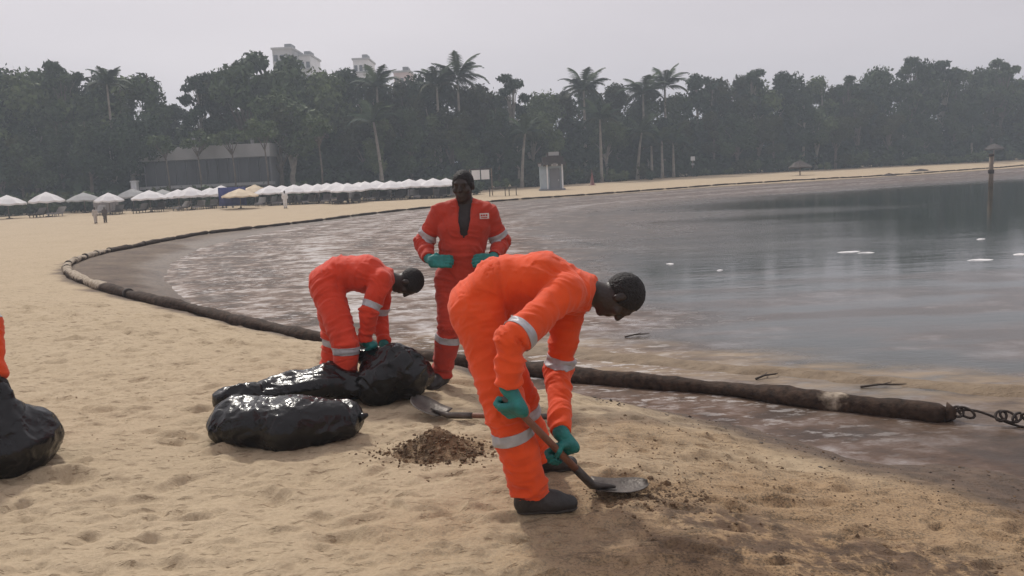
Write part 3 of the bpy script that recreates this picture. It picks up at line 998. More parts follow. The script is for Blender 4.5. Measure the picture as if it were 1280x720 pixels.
# ------------------------------------------------------------------ umbrellas
def umbrella_proto():
    r, ht, hs = 1.46, 2.42, 1.58
    n = 8
    vs = [(0, 0, ht)]; fs = []
    rings = [(.30, ht - .16), (.85, ht - .42), (r, hs)]
    for ri, (rr, zz) in enumerate(rings):
        for k in range(n * 2):
            a = math.pi * k / n
            sag = 1.0 if k % 2 == 0 else .93
            vs.append((rr * sag * math.cos(a), rr * sag * math.sin(a), zz - (0 if k % 2 == 0 else .05 * ri)))
    m2 = n * 2
    for k in range(m2): fs.append((0, 1 + k, 1 + (k + 1) % m2))
    for ri in range(2):
        for k in range(m2):
            a0 = 1 + ri * m2 + k; a1 = 1 + ri * m2 + (k + 1) % m2
            fs.append((a0, a0 + m2, a1 + m2, a1))
    base = 1 + 2 * m2                       # valance
    nb = len(vs)
    for k in range(m2):
        x, y, z = vs[base + k]; vs.append((x * 1.0, y * 1.0, z - .16))
    for k in range(m2): fs.append((base + k, nb + k, nb + (k + 1) % m2, base + (k + 1) % m2))
    can = bpy.data.meshes.new("canopy"); can.from_pydata(vs, [], fs); can.update()
    a = MB().tube([(0, 0, 0), (0, 0, 2.46)], .035, 6); pm = bpy.data.meshes.new("pole"); pm.from_pydata(a.v, [], a.f); pm.materials.append(POLEM)
    a = MB().lathe([(.28, 0), (.28, .07), (.06, .12), (.06, .3)], n=8); bm_ = bpy.data.meshes.new("base"); bm_.from_pydata(a.v, [], a.f); bm_.materials.append(DARKW)
    a = MB()
    for k in range(8):
        an = math.pi * k / 4; a.tube([(0, 0, 1.62), (.75 * math.cos(an), .75 * math.sin(an), 1.98)], .012, 4)
    rm = bpy.data.meshes.new("ribs"); rm.from_pydata(a.v, [], a.f); rm.materials.append(POLEM)
    return can, pm, bm_, rm


CAN, POL, BAS, RIB = umbrella_proto()
CANS = {}
for nm, mt in (('w', CANVAS), ('c', CREAM), ('g', GREYC)):
    c = CAN.copy(); c.materials.append(mt); CANS[nm] = c


def umbrella(px, top, Y, kind='w', lab=None, grp=None, s=1.0):
    x = at(px, top, Y)[0]; z = gz(x, Y)
    zt_ = at(px, top, Y)[2]
    t = empty("beach_umbrella", (x, Y, z - .02), random.uniform(0, .7))
    k = (zt_ - z) / 2.44
    t.scale = (s * 1.0, s * 1.0, k)
    obj("canopy", CANS[kind], None, t); obj("pole", POL, None, t); obj("base", BAS, None, t); obj("ribs", RIB, None, t)
    tag(t, lab or "white beach umbrella in the close row along the sand", "umbrella", grp or ("white umbrellas in the close row" if not lab else None))
    return x, Y, z


def lounger_mesh():
    m = MB()
    m.box((0, 0, .30), (.62, 1.35, .09))
    m.box((0, .98, .52), (.62, .78, .09), rot=Matrix.Rotation(math.radians(38), 3, 'X'))
    for sx in (-.26, .26):
        for sy in (-.55, .05, .6): m.box((sx, sy, .13), (.05, .05, .27))
    m.box((0, -.02, .235), (.66, 1.4, .05))
    me = bpy.data.meshes.new("sun_lounger"); me.from_pydata(m.v, [], m.f); me.update()
    return me


LOU = [lounger_mesh() for _ in range(2)]
LOU[0].materials.append(LINEN); LOU[1].materials.append(DARKW)


def lounger(x, Y, rz, k=0, lab=None, grp=None):
    o = obj("sun_lounger", LOU[k], None, None, (x, Y, gz(x, Y) - .03)); o.rotation_euler = (0, 0, rz)
    zone = "single umbrellas by the bushes" if x < -27 else ("umbrellas before the glazed building" if x < -22 else "close row of white umbrellas")
    lab = ("grey cloth" if k == 0 else "dark wooden") + " sun lounger under the " + zone
    tag(o, lab, "lounger", lab.replace("lounger", "loungers"))


umbrella(8, 243, 70, 'w', "off white umbrella near the end of the beach before the bushes")
umbrella(57, 239, 70, 'w', "single white umbrella with a person in white under it")
umbrella(104, 240, 76, 'g', "grey umbrella behind the white one by the low fence")
umbrella(135, 240, 70, 'w', "white umbrella standing above the low pale fence", s=.85)
umbrella(165, 235, 78, 'g', "grey umbrella before the white pillar")
umbrella(186, 237, 70, 'w', "white umbrella before the white pillar and the grey one")
umbrella(203, 236, 78, 'g', "tan grey umbrella behind the white one by the pillar")
for px, top, Y in [(222, 236, 75), (237, 233, 71), (262, 234, 75), (276, 231, 71)]:
    umbrella(px, top, Y, 'w', "white umbrella of the four before the glazed building", "four umbrellas before the building")
umbrella(299, 235, 67, 'c', "cream umbrella with blue cloth hung under it")
umbrella(318, 230, 78, 'c', "tan umbrella behind the cream one")
_row = [(337, 231, 73), (352, 231, 75), (367, 230, 73), (382, 229, 75), (397, 229, 73), (408, 228, 78), (420, 227, 72), (434, 228, 70), (448, 227, 76), (456, 226, 73), (470, 225, 75),
        (488, 225, 73), (499, 226, 78), (511, 223, 74), (526, 223, 76), (541, 222, 74), (557, 222, 76)]
for px, top, Y in _row: umbrella(px, top, Y)
for i, (px, top, Y) in enumerate(_row + [(57, 0, 70), (135, 0, 70), (186, 0, 70), (237, 0, 71), (276, 0, 71)]):
    x = at(px, 250, Y)[0]
    lounger(x - .75, Y - .3, random.uniform(-.25, .25), i % 2)
    lounger(x + .75, Y - .2, random.uniform(-.25, .25), (i // 2) % 2)
# blue cloth under the cream umbrella
cx = at(292, 262, 67.2)[0]
bl = MB()
nxx = 14
vs = []
for j in range(2):
    for i in range(nxx + 1):
        vs.append((-1.1 + 2.2 * i / nxx, .07 * math.sin(i * 1.7), .25 + 1.45 * j))
bl.add(vs, [(i, i + 1, i + nxx + 2, i + nxx + 1) for i in range(nxx)])
o = bl.build("blue_cloth", BLUE, None, True, (cx, 67.2, gz(cx, 67.2))); sd_ = o.modifiers.new("thickness", 'SOLIDIFY'); sd_.thickness = .02
tag(o, "blue cloth hung under the cream umbrella", "cloth")

# low pale fence below the umbrella
fx0 = at(117, 262, 72)[0]; fx1 = at(149, 262, 72)[0]
fe = empty("low_fence", ((fx0 + fx1) / 2, 72, gz((fx0 + fx1) / 2, 72)))
fw = fx1 - fx0
for i in range(8): MB().box((-fw / 2 + fw * (i + .5) / 8, 0, .55), (fw / 8 - .04, .04, 1.05)).build("plank", LINEN, fe)
MB().box((0, .045, .85), (fw, .045, .08)).build("rail", LINEN, fe); MB().box((0, .045, .25), (fw, .045, .08)).build("rail", LINEN, fe)
tag(fe, "low pale plank fence under a white umbrella", "fence")

# kiosk
def kiosk():
    Y = 82.0
    x = at(690, 236, Y)[0]; z = gz(x, Y)
    k = empty("beach_kiosk", (x, Y, z - .04))
    h = at(690, 207, Y)[2] - z
    BLW = simple("kiosk_panel", (.36, .42, .46), .6, .15, 2.0)
    MB().box((0, 0, .09), (2.5, 2.1, .2)).build("plinth", CONC_D, k)
    MB().box((-.82, .05, h / 2 + .1), (.62, 1.6, h - .05)).build("side_cabin", BLW, k)
    fr = MB().box((-.44, -.1, h / 2 + .14), (.14, 1.7, h)).box((1.0, -.1, h / 2 + .14), (.14, 1.7, h)).box((.28, -.1, h + .1), (1.28, 1.7, .16))
    fr.build("frame", WHITE, k)
    MB().box((.28, .05, h / 2 + .1), (1.27, 1.3, h - .1)).build("wall", BLW, k)
    d = MB().box((.28, -.63, h * .45 + .1), (.95, .07, h * .82)).build("door", CONC_D, k)
    MB().box((.62, -.69, h * .42), (.05, .06, .16)).build("handle", WHITE, d)
    rf = MB(); rf.box((.05, 0, h + .30), (2.7, 2.3, .14)).box((.15, 0, h + .62), (2.0, 1.6, .5)).box((.25, 0, h + 1.05), (1.35, 1.0, .36))
    rr = rf.build("roof", DARKW, k)
    for i in range(6):
        MB().box((-1.15 + i * .47, -1.19, h + .12), (.30, .05, .26)).build("hanging_sign", (LINEN, DARKW, DARKW)[i % 3], rr)
    MB().box((.25, -.56, h + 1.16), (1.0, .06, .34)).build("roof_sign", CONC, rr)
    tag(k, "small white and blue beach kiosk with a dark stepped roof", "kiosk")


kiosk()
# white double notice on posts, trestle tables
Y = 74.0
x = at(601, 222, Y)[0]; z = gz(x, Y)
zt0 = at(601, 212, Y)[2] - z; zt1 = at(601, 224, Y)[2] - z
sg = empty("notice_board", (x, Y, z - .03))
for dx in (-.42, .40): MB().box((dx, -.02, (zt0 + zt1) / 2), (.72, .05, zt0 - zt1)).build("white_panel", WHITE, sg)
MB().box((0, -.02, zt0 + .07), (1.7, .09, .1)).build("top_rail", DARKW, sg)
for dx in (-.95, .95): MB().box((dx * 1.0, .03, (zt0 + .1) / 2), (.09, .09, zt0 + .1)).build("post", POLEM, sg)
tag(sg, "two white panels hung from a dark rail beyond the standing worker", "notice board")
for px, yb, lab in [(622, 244, "dark trestle table on the sand beyond the notice panels"), (641, 243, "small dark table on the sand by the leaning palm")]:
    p = onz(px, yb, -.25); Yt = p[1]; z = gz(p[0], Yt)
    t = empty("beach_table", (p[0], Yt, z - .02))
    L_ = 1.5 if px < 640 else .8
    MB().box((0, 0, .74), (L_, .7, .06)).build("table_top", DARKW, t)
    for sx in (-1, 1):
        for sy in (-1, 1): MB().box((sx * (L_ / 2 - .1), sy * .27, .36), (.07, .07, .73)).build("leg", DARKW, t)
    tag(t, lab, "table")
# orange marker by the wood, lamp sign, white posts
p = at(740, 220, 95); z = gz(p[0], 95)
oc_ = empty("warning_marker", (p[0], 95, z - .02))
MB().lathe([(.42, 0), (.42, .08), (.26, .1), (.06, 1.35), (.05, 1.4)], n=10).build("cone", ORANGE_S, oc_, True)
MB().tube([(0, 0, 1.3), (0, 0, 1.75)], .03, 6).build("stick", ORANGE_S, oc_)
tag(oc_, "faded orange marker cone at the top of the sand", "cone")
p = at(866, 212, 112); z = gz(p[0], 112)
ls_ = empty("path_sign", (p[0], 112, z - .03))
zt0 = at(866, 196, 112)[2] - z
MB().tube([(0, 0, 0), (0, 0, zt0)], .07, 6).build("post", POLEM, ls_); MB().box((0, -.09, zt0 - .2), (.55, .06, .55)).build("panel", WHITE, ls_)
MB().box((0, -.09, zt0 - .95), (.4, .06, .25)).build("lower_panel", CONC, ls_)
tag(ls_, "small pale sign on a post before the wood", "sign")
for px, lab in [(1040, "white marker post at the edge of the wood, beside the parasol"), (1062, "white marker post at the edge of the wood, beside the pale bush")]:
    p = at(px, 205, 126); z = gz(p[0], 126)
    o = MB().lathe([(.22, 0), (.2, .1), (.15, .2), (.15, 1.7), (.22, 1.75), (.22, 1.9), (.05, 2.0)], n=8).build("marker_post", WHITE, None, False, (p[0], 126, z - .03))
    tag(o, lab, "post")
# thatched parasols : one on the far sand, one on a post in the water
def thatch(px, yb, ytop, zbase, rad, lab, sink=0.0):
    p = onz(px, yb, zbase); Y = p[1]
    z = gz(p[0], Y) if sink == 0 else W - sink
    zt = at(px, ytop, Y)[2]
    t = empty("thatched_parasol", (p[0], Y, z - .03))
    h = zt - z
    MB().tube([(0, 0, 0), (0, 0, h - .1)], .10 if sink else .07, 8).build("post", POLEM, t)
    n = 18
    vs = [(0, 0, h)]; fs = []
    g = np.random.default_rng(int(px))
    for rr, zz in ((rad * .5, h - rad * .26), (rad, h - rad * .62)):
        for k in range(n):
            a = 2 * math.pi * k / n; j = g.normal() * .05 * rad
            vs.append(((rr + j) * math.cos(a), (rr + j) * math.sin(a), zz + j * .6))
    for k in range(n): fs.append((0, 1 + k, 1 + (k + 1) % n)); fs.append((1 + k, 1 + n + k, 1 + n + (k + 1) % n, 1 + (k + 1) % n))
    nb = len(vs)
    for k in range(n):
        q = vs[1 + n + k]; vs.append((q[0] * .9, q[1] * .9, q[2] - .12 - abs(g.normal()) * .05))
    for k in range(n): fs.append((1 + n + k, nb + k, nb + (k + 1) % n, 1 + n + (k + 1) % n))
    MB().add(vs, fs).build("thatch", DARKW, t)
    tag(t, lab, "parasol")


thatch(1000, 217, 200, -.05, 1.25, "dark thatched parasol on the far sand before the wood")
p = onz(1238, 233, W)
mp_ = empty("mooring_post", (p[0], p[1], W - .6))
h = at(1238, 193, p[1])[2] - W + .6
g_ = MB(); g_.tube([(0, 0, 0), (.02, 0, h * .5), (-.01, 0, h - .1)], [.14, .13, .11], 8); g_.build("post", POLEM, mp_, True)
MB().lathe([(.10, 0), (.15, .03), (.15, .12), (.05, .16)], (-.01, 0, h - .12), 8).build("cap", DARKW, mp_)
MB().lathe([(.15, 0), (.17, .03), (.17, .2), (.15, .23)], (.01, 0, h * .55), 8).build("band", DARKW, mp_)
tag(mp_, "dark wooden post standing in the lagoon", "post")
thatch(1242, 201, 179, .15, 1.15, "dark wide parasol on the far sand behind the post in the water")
# weed and driftwood on the far sand
def weed(px, yb, L_, lab):
    p = onz(px, yb, .05); x, Y = p[0], p[1]; z = gz(x, Y)
    n = 20
    ux, uy = np.meshgrid(np.linspace(-1, 1, n), np.linspace(-1, 1, n), indexing='ij')
    hh = .28 * np.exp(-(ux ** 2 + uy ** 2) * 2.2).ravel() * (.5 + fbm(np.stack([ux.ravel() * 4 + px, uy.ravel() * 4], 1), 3)) - .06
    V = np.stack([ux.ravel() * L_ / 2 * 1.4, uy.ravel() * .5, hh], 1)
    ii_ = np.arange(n * n).reshape(n, n)
    F_ = np.stack([ii_[:-1, :-1], ii_[1:, :-1], ii_[1:, 1:], ii_[:-1, 1:]], -1).reshape(-1, 4)
    k = empty("weed_pile", (x, Y, z))
    obj("weed", mesh_np("weed", V, F_), DARKW, k)
    MB().tube([(-L_ * .5, .1, .05), (0, 0, .24), (L_ * .45, -.1, .12)], [.04, .05, .03], 6).build("branch", POLEM, k, True)
    tag(k, lab, "weed")


weed(1111, 214, 1.3, "short dark pile of washed up weed on the far sand")
weed(1150, 210, 1.9, "longer dark pile of washed up weed on the far sand")
# ================================================================== oil boom along the waterline
m_boom, ns, ls, b = new_mat("boom_fabric")
geo = ns.new("ShaderNodeNewGeometry"); pos = geo.outputs["Position"]
n1_ = _noise(ns, ls, pos, 2.2, 5, .6); n2_ = _noise(ns, ls, pos, 14, 4, .6)
sxyz = ns.new("ShaderNodeSeparateXYZ"); ls.new(geo.outputs["Normal"], sxyz.inputs[0])
clean = _attr(ns, "clean")
base = ramp(ns, [(.3, (.020, .013, .009)), (.7, (.075, .047, .032))]); ls.new(n2_, base.inputs[0])
pale = ramp(ns, [(.3, (.22, .17, .115)), (.7, (.50, .43, .34))]); ls.new(n2_, pale.inputs[0])
msk = ramp(ns, [(.46, 0.), (.58, 1.)]); ls.new(_math(ns, ls, 'ADD', n1_, _math(ns, ls, 'MULTIPLY', _math(ns, ls, 'SUBTRACT', clean, .5), .42)), msk.inputs[0])
ls.new(_mixc(ns, ls, msk.outputs[0], base.outputs[0], pale.outputs[0]), b.inputs["Base Color"])
b.inputs["Roughness"].default_value = .85; b.inputs["Specular IOR Level"].default_value = .2
bp = ns.new("ShaderNodeBump"); bp.inputs["Strength"].default_value = .6; bp.inputs["Distance"].default_value = .03
ls.new(n2_, bp.inputs["Height"]); ls.new(bp.outputs[0], b.inputs["Normal"])
ROPE = simple("tarred_rope", (.035, .024, .018), .8, .35, 20, .5, 60)

# smooth path
def catmull(P, step):
    P = np.asarray(P, float); out = []
    Q = np.vstack([2 * P[0] - P[1], P, 2 * P[-1] - P[-2]])
    for i in range(1, len(Q) - 2):
        L_ = np.linalg.norm(Q[i + 1] - Q[i]); n = max(2, int(L_ / step))
        for t in np.arange(n) / n:
            out.append(.5 * ((2 * Q[i]) + (-Q[i - 1] + Q[i + 1]) * t + (2 * Q[i - 1] - 5 * Q[i] + 4 * Q[i + 1] - Q[i + 2]) * t * t + (-Q[i - 1] + 3 * Q[i] - 3 * Q[i + 1] + Q[i + 2]) * t ** 3))
    out.append(P[-1])
    return np.array(out)


bpath = catmull(BOOM, .12)
blen = np.concatenate([[0], np.cumsum(np.linalg.norm(np.diff(bpath, axis=0), axis=1))])
bz_ = np.maximum(ground(bpath)[0], W - .02)
kern = np.ones(9) / 9
bz_ = np.convolve(np.pad(bz_, 4, 'edge'), kern, 'valid')
boom = empty("oil_boom", (*bpath[0], bz_[0]))
o0 = np.array([*bpath[0], bz_[0]])
def bpt(s, lift=0.0):
    return np.array([np.interp(s, blen, bpath[:, 0]), np.interp(s, blen, bpath[:, 1]), np.interp(s, blen, bz_) + lift])
_br = np.random.default_rng(4)
s0 = 0.0; secs = 0
total = blen[-1]
while s0 < total - 1 and s0 < 210:
    L_ = 6.5 if s0 < 19 else (1.5 if s0 < 33 else 3.0)
    s1 = min(s0 + L_, total)
    far_ = s0 > 30
    n = 14 if far_ else int(12 * L_) + 8
    m = 10 if far_ else 16
    vs = []; cl = []
    for i in range(n):
        t = i / (n - 1); s = s0 + .03 + (s1 - s0 - .06) * t
        c = bpt(s); d = bpt(s + .06) - bpt(s - .06); d /= np.linalg.norm(d) + 1e-9
        side = np.cross(d, [0, 0, 1.]); side /= np.linalg.norm(side); up = np.cross(side, d)
        endt = min(1, (min(t, 1 - t) * L_ * 6) ** .5 + .5) * (.72 if s0 > 36 else (.85 if s0 > 19 else 1))
        R0 = (.096 + .012 * math.sin(s * 2.3) + .01 * math.sin(s * 5.1 + 1)) * endt
        wrk = c[1]
        pl = (.10 if wrk < 14 else (.95 if c[0] < -7.2 else .25)) + .18 * math.sin(s * 1.3)
        if wrk > 27: pl = .02
        if 9.5 < wrk < 15.5 and c[0] < -1 and c[0] > -7.5: pl = .02
        for k in range(m):
            a = 2 * math.pi * k / m
            flat = .92 if math.sin(a) > 0 else .85
            rr = R0 * (1 + .05 * math.sin(3 * a + s * 3) + .05 * math.sin(s * 13 + 2 * a) + .04 * math.sin(s * 29 + a) + (_br.random() - .5) * .05)
            p = c + side * rr * 1.08 * math.cos(a) + up * (rr * flat * math.sin(a)) + np.array([0, 0, .060])
            vs.append(p - o0); cl.append(pl * (0.55 + .45 * max(0, math.sin(a))))
    fs = [(i * m + k, i * m + (k + 1) % m, (i + 1) * m + (k + 1) % m, (i + 1) * m + k) for i in range(n - 1) for k in range(m)]
    fs += [tuple(range(m - 1, -1, -1)), tuple((n - 1) * m + k for k in range(m))]
    mb = MB().add(vs, fs)
    so = mb.build("float_section", m_boom, boom, True)
    attr(so.data, "clean", np.array(cl))
    if not far_ and s0 > .1:
        # webbing collar at the joint
        c = bpt(s0); d = bpt(s0 + .06) - bpt(s0 - .06); d /= np.linalg.norm(d)
        q = [c - d * .05 - o0 + np.array([0, 0, .07]), c + d * .05 - o0 + np.array([0, 0, .07])]
        MB().tube(q, .090, 14).build("joint_collar", ROPE, boom, True)
    s0 = s1
# tow line with knots at the open end
e0 = bpt(0.03) + np.array([0, 0, .08]); dirx = bpt(0) - bpt(.3); dirx /= np.linalg.norm(dirx)
pts = []
for i in range(40):
    t = i / 39
    pts.append(e0 - o0 + dirx * (t * 1.6) + np.array([0, .03 * math.sin(t * 9), .05 * math.sin(t * 14) * (1 - t) - .06 * t]))
MB().tube(pts, .011, 6).build("tow_line", ROPE, boom, True)
for cx_, rr_, tl in ((.06, .045, .3), (.12, .05, -.4), (.36, .045, .5), (.41, .05, -.2), (.47, .04, .8), (.56, .045, -.7)):
    ring = []
    for k in range(15):
        a = 2 * math.pi * k / 14
        ring.append(e0 - o0 + dirx * (cx_ + rr_ * math.cos(a)) + np.array([tl * .03 * math.sin(a), .03 * math.sin(a * 1.0 + tl), rr_ * .75 * math.sin(a) + .02]))
    MB().tube(ring, .011, 6, cap=False).build("rope_loop", ROPE, boom, True)
MB().tube([e0 - o0 - dirx * .02, e0 - o0 + dirx * .05], [.09, .04], 12).build("end_cap", m_boom, boom, True)
tag(boom, "long oil soaked floating boom curving along the waterline", "boom")
# ================================================================== smooth bodies from distance fields
def unit(v):
    v = np.asarray(v, float); return v / (np.linalg.norm(v) + 1e-12)


class Field:
    def __init__(s, lo, hi, h):
        s.lo = np.asarray(lo, float); s.h = h
        s.n = np.ceil((np.asarray(hi, float) - s.lo) / h).astype(int) + 1
        s.D = np.full(s.n, .5, np.float32)

    def block(s, lo, hi, pad):
        i0 = np.maximum(0, np.floor((np.asarray(lo) - pad - s.lo) / s.h).astype(int))
        i1 = np.minimum(s.n, np.ceil((np.asarray(hi) + pad - s.lo) / s.h).astype(int) + 1)
        if (i1 <= i0).any(): return None
        ax = [(s.lo[a] + s.h * np.arange(i0[a], i1[a])).astype(np.float32) for a in range(3)]
        return tuple(slice(i0[a], i1[a]) for a in range(3)), np.meshgrid(*ax, indexing='ij', sparse=True)

    def put(s, sl, d, k, sub=False):
        D = s.D[sl]
        if sub:
            d = -d
            hh = np.clip(.5 - .5 * (D - d) / k, 0, 1)
            s.D[sl] = D * (1 - hh) + d * hh + k * hh * (1 - hh)
        else:
            hh = np.clip(.5 + .5 * (d - D) / k, 0, 1)
            s.D[sl] = d * (1 - hh) + D * hh - k * hh * (1 - hh)

    def cone(s, a, b, ra, rb, k=.03, lat=None, sq=1.0, cut=None, sub=False):
        """tapered capsule; lat/sq widen it along one axis; cut=(point, normal) removes what lies beyond"""
        a = np.asarray(a, float); b = np.asarray(b, float)
        R = max(ra, rb) * max(sq, 1)
        blk = s.block(np.minimum(a, b) - R, np.maximum(a, b) + R, .03 + k)
        if blk is None: return
        sl, (X, Y, Z) = blk
        P = [X - a[0], Y - a[1], Z - a[2]]
        ab = b - a
        if lat is not None:
            lat = unit(lat); pl = (P[0] * lat[0] + P[1] * lat[1] + P[2] * lat[2]); f = 1 - 1 / sq
            P = [P[i] - lat[i] * pl * f for i in range(3)]
            ab = ab - lat * (ab @ lat) * f
        L2 = ab @ ab + 1e-9
        t = np.clip((P[0] * ab[0] + P[1] * ab[1] + P[2] * ab[2]) / L2, 0, 1)
        d = np.sqrt((P[0] - ab[0] * t) ** 2 + (P[1] - ab[1] * t) ** 2 + (P[2] - ab[2] * t) ** 2) - (ra + (rb - ra) * t)
        if cut is not None:
            for (c, n) in ([cut] if not isinstance(cut, list) else cut):
                n = unit(n)
                d = np.maximum(d, (X - c[0]) * n[0] + (Y - c[1]) * n[1] + (Z - c[2]) * n[2])
        s.put(sl, d.astype(np.float32), k, sub)

    def ell(s, c, axes, rad, k=.02, sub=False, cut=None):
        """ellipsoid with three unit axes and radii"""
        c = np.asarray(c, float); R = max(rad)
        blk = s.block(c - R, c + R, .03 + k)
        if blk is None: return
        sl, (X, Y, Z) = blk
        q = 0; q2 = 0
        for ax, r in zip(axes, rad):
            u = (X - c[0]) * ax[0] + (Y - c[1]) * ax[1] + (Z - c[2]) * ax[2]
            q = q + (u / r) ** 2; q2 = q2 + (u / r / r) ** 2
        q = np.sqrt(q); q2 = np.sqrt(q2) + 1e-9
        d = q * (q - 1) / q2
        if cut is not None:
            for (cc, n) in ([cut] if not isinstance(cut, list) else cut):
                n = unit(n)
                d = np.maximum(d, (X - cc[0]) * n[0] + (Y - cc[1]) * n[1] + (Z - cc[2]) * n[2])
        s.put(sl, d.astype(np.float32), k, sub)

    def half(s, c, n):
        """cut the whole field by a plane, removing the side the normal points to"""
        n = unit(n)
        ax = [(s.lo[a] + s.h * np.arange(s.n[a])).astype(np.float32) for a in range(3)]
        X, Y, Z = np.meshgrid(*ax, indexing='ij', sparse=True)
        s.D = np.maximum(s.D, (X - c[0]) * n[0] + (Y - c[1]) * n[1] + (Z - c[2]) * n[2]).astype(np.float32)

    def mesh(s):
        D = s.D; h = s.h
        S = D < 0
        S[0], S[-1], S[:, 0], S[:, -1], S[:, :, 0], S[:, :, -1] = False, False, False, False, False, False
        D = np.where(S, np.minimum(D, -1e-6), np.maximum(D, 1e-6))
        c = S[:-1, :-1, :-1].astype(np.int8)
        cnt = np.zeros(np.array(S.shape) - 1, np.int8)
        for i in (0, 1):
            for j in (0, 1):
                for k in (0, 1):
                    cnt += S[i:S.shape[0] - 1 + i, j:S.shape[1] - 1 + j, k:S.shape[2] - 1 + k]
        mix = (cnt > 0) & (cnt < 8)
        idx = np.full(mix.shape, -1, np.int64)
        cells = np.argwhere(mix); idx[mix] = np.arange(len(cells))
        acc = np.zeros((len(cells), 3)); num = np.zeros(len(cells))
        for ax in range(3):
            o = [a for a in range(3) if a != ax]
            for u in (0, 1):
                for w in (0, 1):
                    off = np.zeros(3, int); off[o[0]] = u; off[o[1]] = w
                    p = cells + off; q = p.copy(); q[:, ax] += 1
                    d0 = D[p[:, 0], p[:, 1], p[:, 2]]; d1 = D[q[:, 0], q[:, 1], q[:, 2]]
                    m = (d0 < 0) != (d1 < 0)
                    t = np.where(m, d0 / np.where(m, d0 - d1, 1), 0)
                    pos_ = off.astype(float)[None, :].repeat(len(cells), 0); pos_[:, ax] += t
                    acc[m] += pos_[m]; num[m] += 1
        V = s.lo + (cells + acc / np.maximum(num, 1)[:, None]) * h
        F = []
        for ax in range(3):
            sl0 = [slice(None)] * 3; sl1 = [slice(None)] * 3
            sl0[ax] = slice(0, -1); sl1[ax] = slice(1, None)
            ed = np.argwhere(S[tuple(sl0)] != S[tuple(sl1)])
            o = [(ax + 1) % 3, (ax + 2) % 3]
            ok = (ed[:, o[0]] > 0) & (ed[:, o[1]] > 0); ed = ed[ok]
            def ci(du, dv):
                e = ed.copy(); e[:, o[0]] -= du; e[:, o[1]] -= dv
                return idx[e[:, 0], e[:, 1], e[:, 2]]
            q = np.stack([ci(1, 1), ci(0, 1), ci(0, 0), ci(1, 0)], 1)
            fl = ~S[ed[:, 0], ed[:, 1], ed[:, 2]]
            q[fl] = q[fl][:, ::-1]
            F.append(q)
        return V, np.concatenate(F)


def vert_normals(V, F):
    a = V[F[:, 2]] - V[F[:, 0]]; b_ = V[F[:, 3]] - V[F[:, 1]]
    n = np.cross(a, b_); N = np.zeros_like(V)
    for k in range(4): np.add.at(N, F[:, k], n)
    return N / (np.linalg.norm(N, axis=1)[:, None] + 1e-12)


def smooth_mesh(V, F, it=2, lam=.5):
    for _ in range(it):
        S = np.zeros_like(V); C = np.zeros(len(V))
        for k in range(4):
            a, b_ = F[:, k], F[:, (k + 1) % 4]
            np.add.at(S, a, V[b_]); np.add.at(C, a, 1)
            np.add.at(S, b_, V[a]); np.add.at(C, b_, 1)
        V = V * (1 - lam) + lam * S / np.maximum(C, 1)[:, None]
    return V
# ================================================================== people
def fabric(name, col, dirt=.3):
    m, ns, ls, b = new_mat(name)
    tc = ns.new("ShaderNodeTexCoord"); v = tc.outputs["Object"]
    big = _noise(ns, ls, v, 5, 5); fine_ = _noise(ns, ls, v, 60, 3); wv = _noise(ns, ls, v, 420, 2)
    cr = ramp(ns, [(.25, [c * .80 for c in col]), (.6, col), (.85, [min(1, c * 1.08 + .01) for c in col])]); ls.new(big, cr.inputs[0])
    dr = ramp(ns, [(.52, 0.), (.75, dirt)]); ls.new(_noise(ns, ls, v, 9, 6, .65), dr.inputs[0])
    ls.new(_mixc(ns, ls, dr.outputs[0], cr.outputs[0], [c * .45 + .02 for c in col]), b.inputs["Base Color"])
    b.inputs["Roughness"].default_value = .82; b.inputs["Specular IOR Level"].default_value = .25
    b.inputs["Sheen Weight"].default_value = .15; b.inputs["Sheen Roughness"].default_value = .5
    bp = ns.new("ShaderNodeBump"); bp.inputs["Strength"].default_value = .35; bp.inputs["Distance"].default_value = .006
    h = _math(ns, ls, 'ADD', _math(ns, ls, 'MULTIPLY', fine_, .8), _math(ns, ls, 'MULTIPLY', wv, .25))
    ls.new(h, bp.inputs["Height"]); ls.new(bp.outputs[0], b.inputs["Normal"])
    return m


ORANGE = fabric("orange_coverall", (.80, .085, .016), .25)
ORANGE2 = fabric("red_orange_coverall", (.66, .055, .022), .3)
ORANGE3 = fabric("dull_red_coverall", (.47, .045, .024), .3)
SKIN = simple("skin_dark", (.026, .016, .0125), .5, .2, 14, .15, 90)
HAIR = simple("hair_black", (.012, .010, .010), .65, .4, 60, .8, 160)
GLOVE = simple("teal_glove", (.010, .17, .155), .55, .3, 16, .3, 70)
BOOT = simple("rubber_boot", (.030, .026, .024), .6, .5, 9, .3, 40)
SOLE = simple("boot_sole", (.05, .042, .035), .8, .4, 12)
BAND = simple("reflective_tape", (.40, .40, .42), .45, .15, 22, .15, 90)
SHIRT = simple("dark_shirt", (.030, .026, .026), .85, .3, 12, .3, 60)
PATCH = simple("white_patch", (.62, .58, .55), .8, .1, 40)
PATCHR = simple("red_thread", (.42, .035, .03), .8, .1, 40)


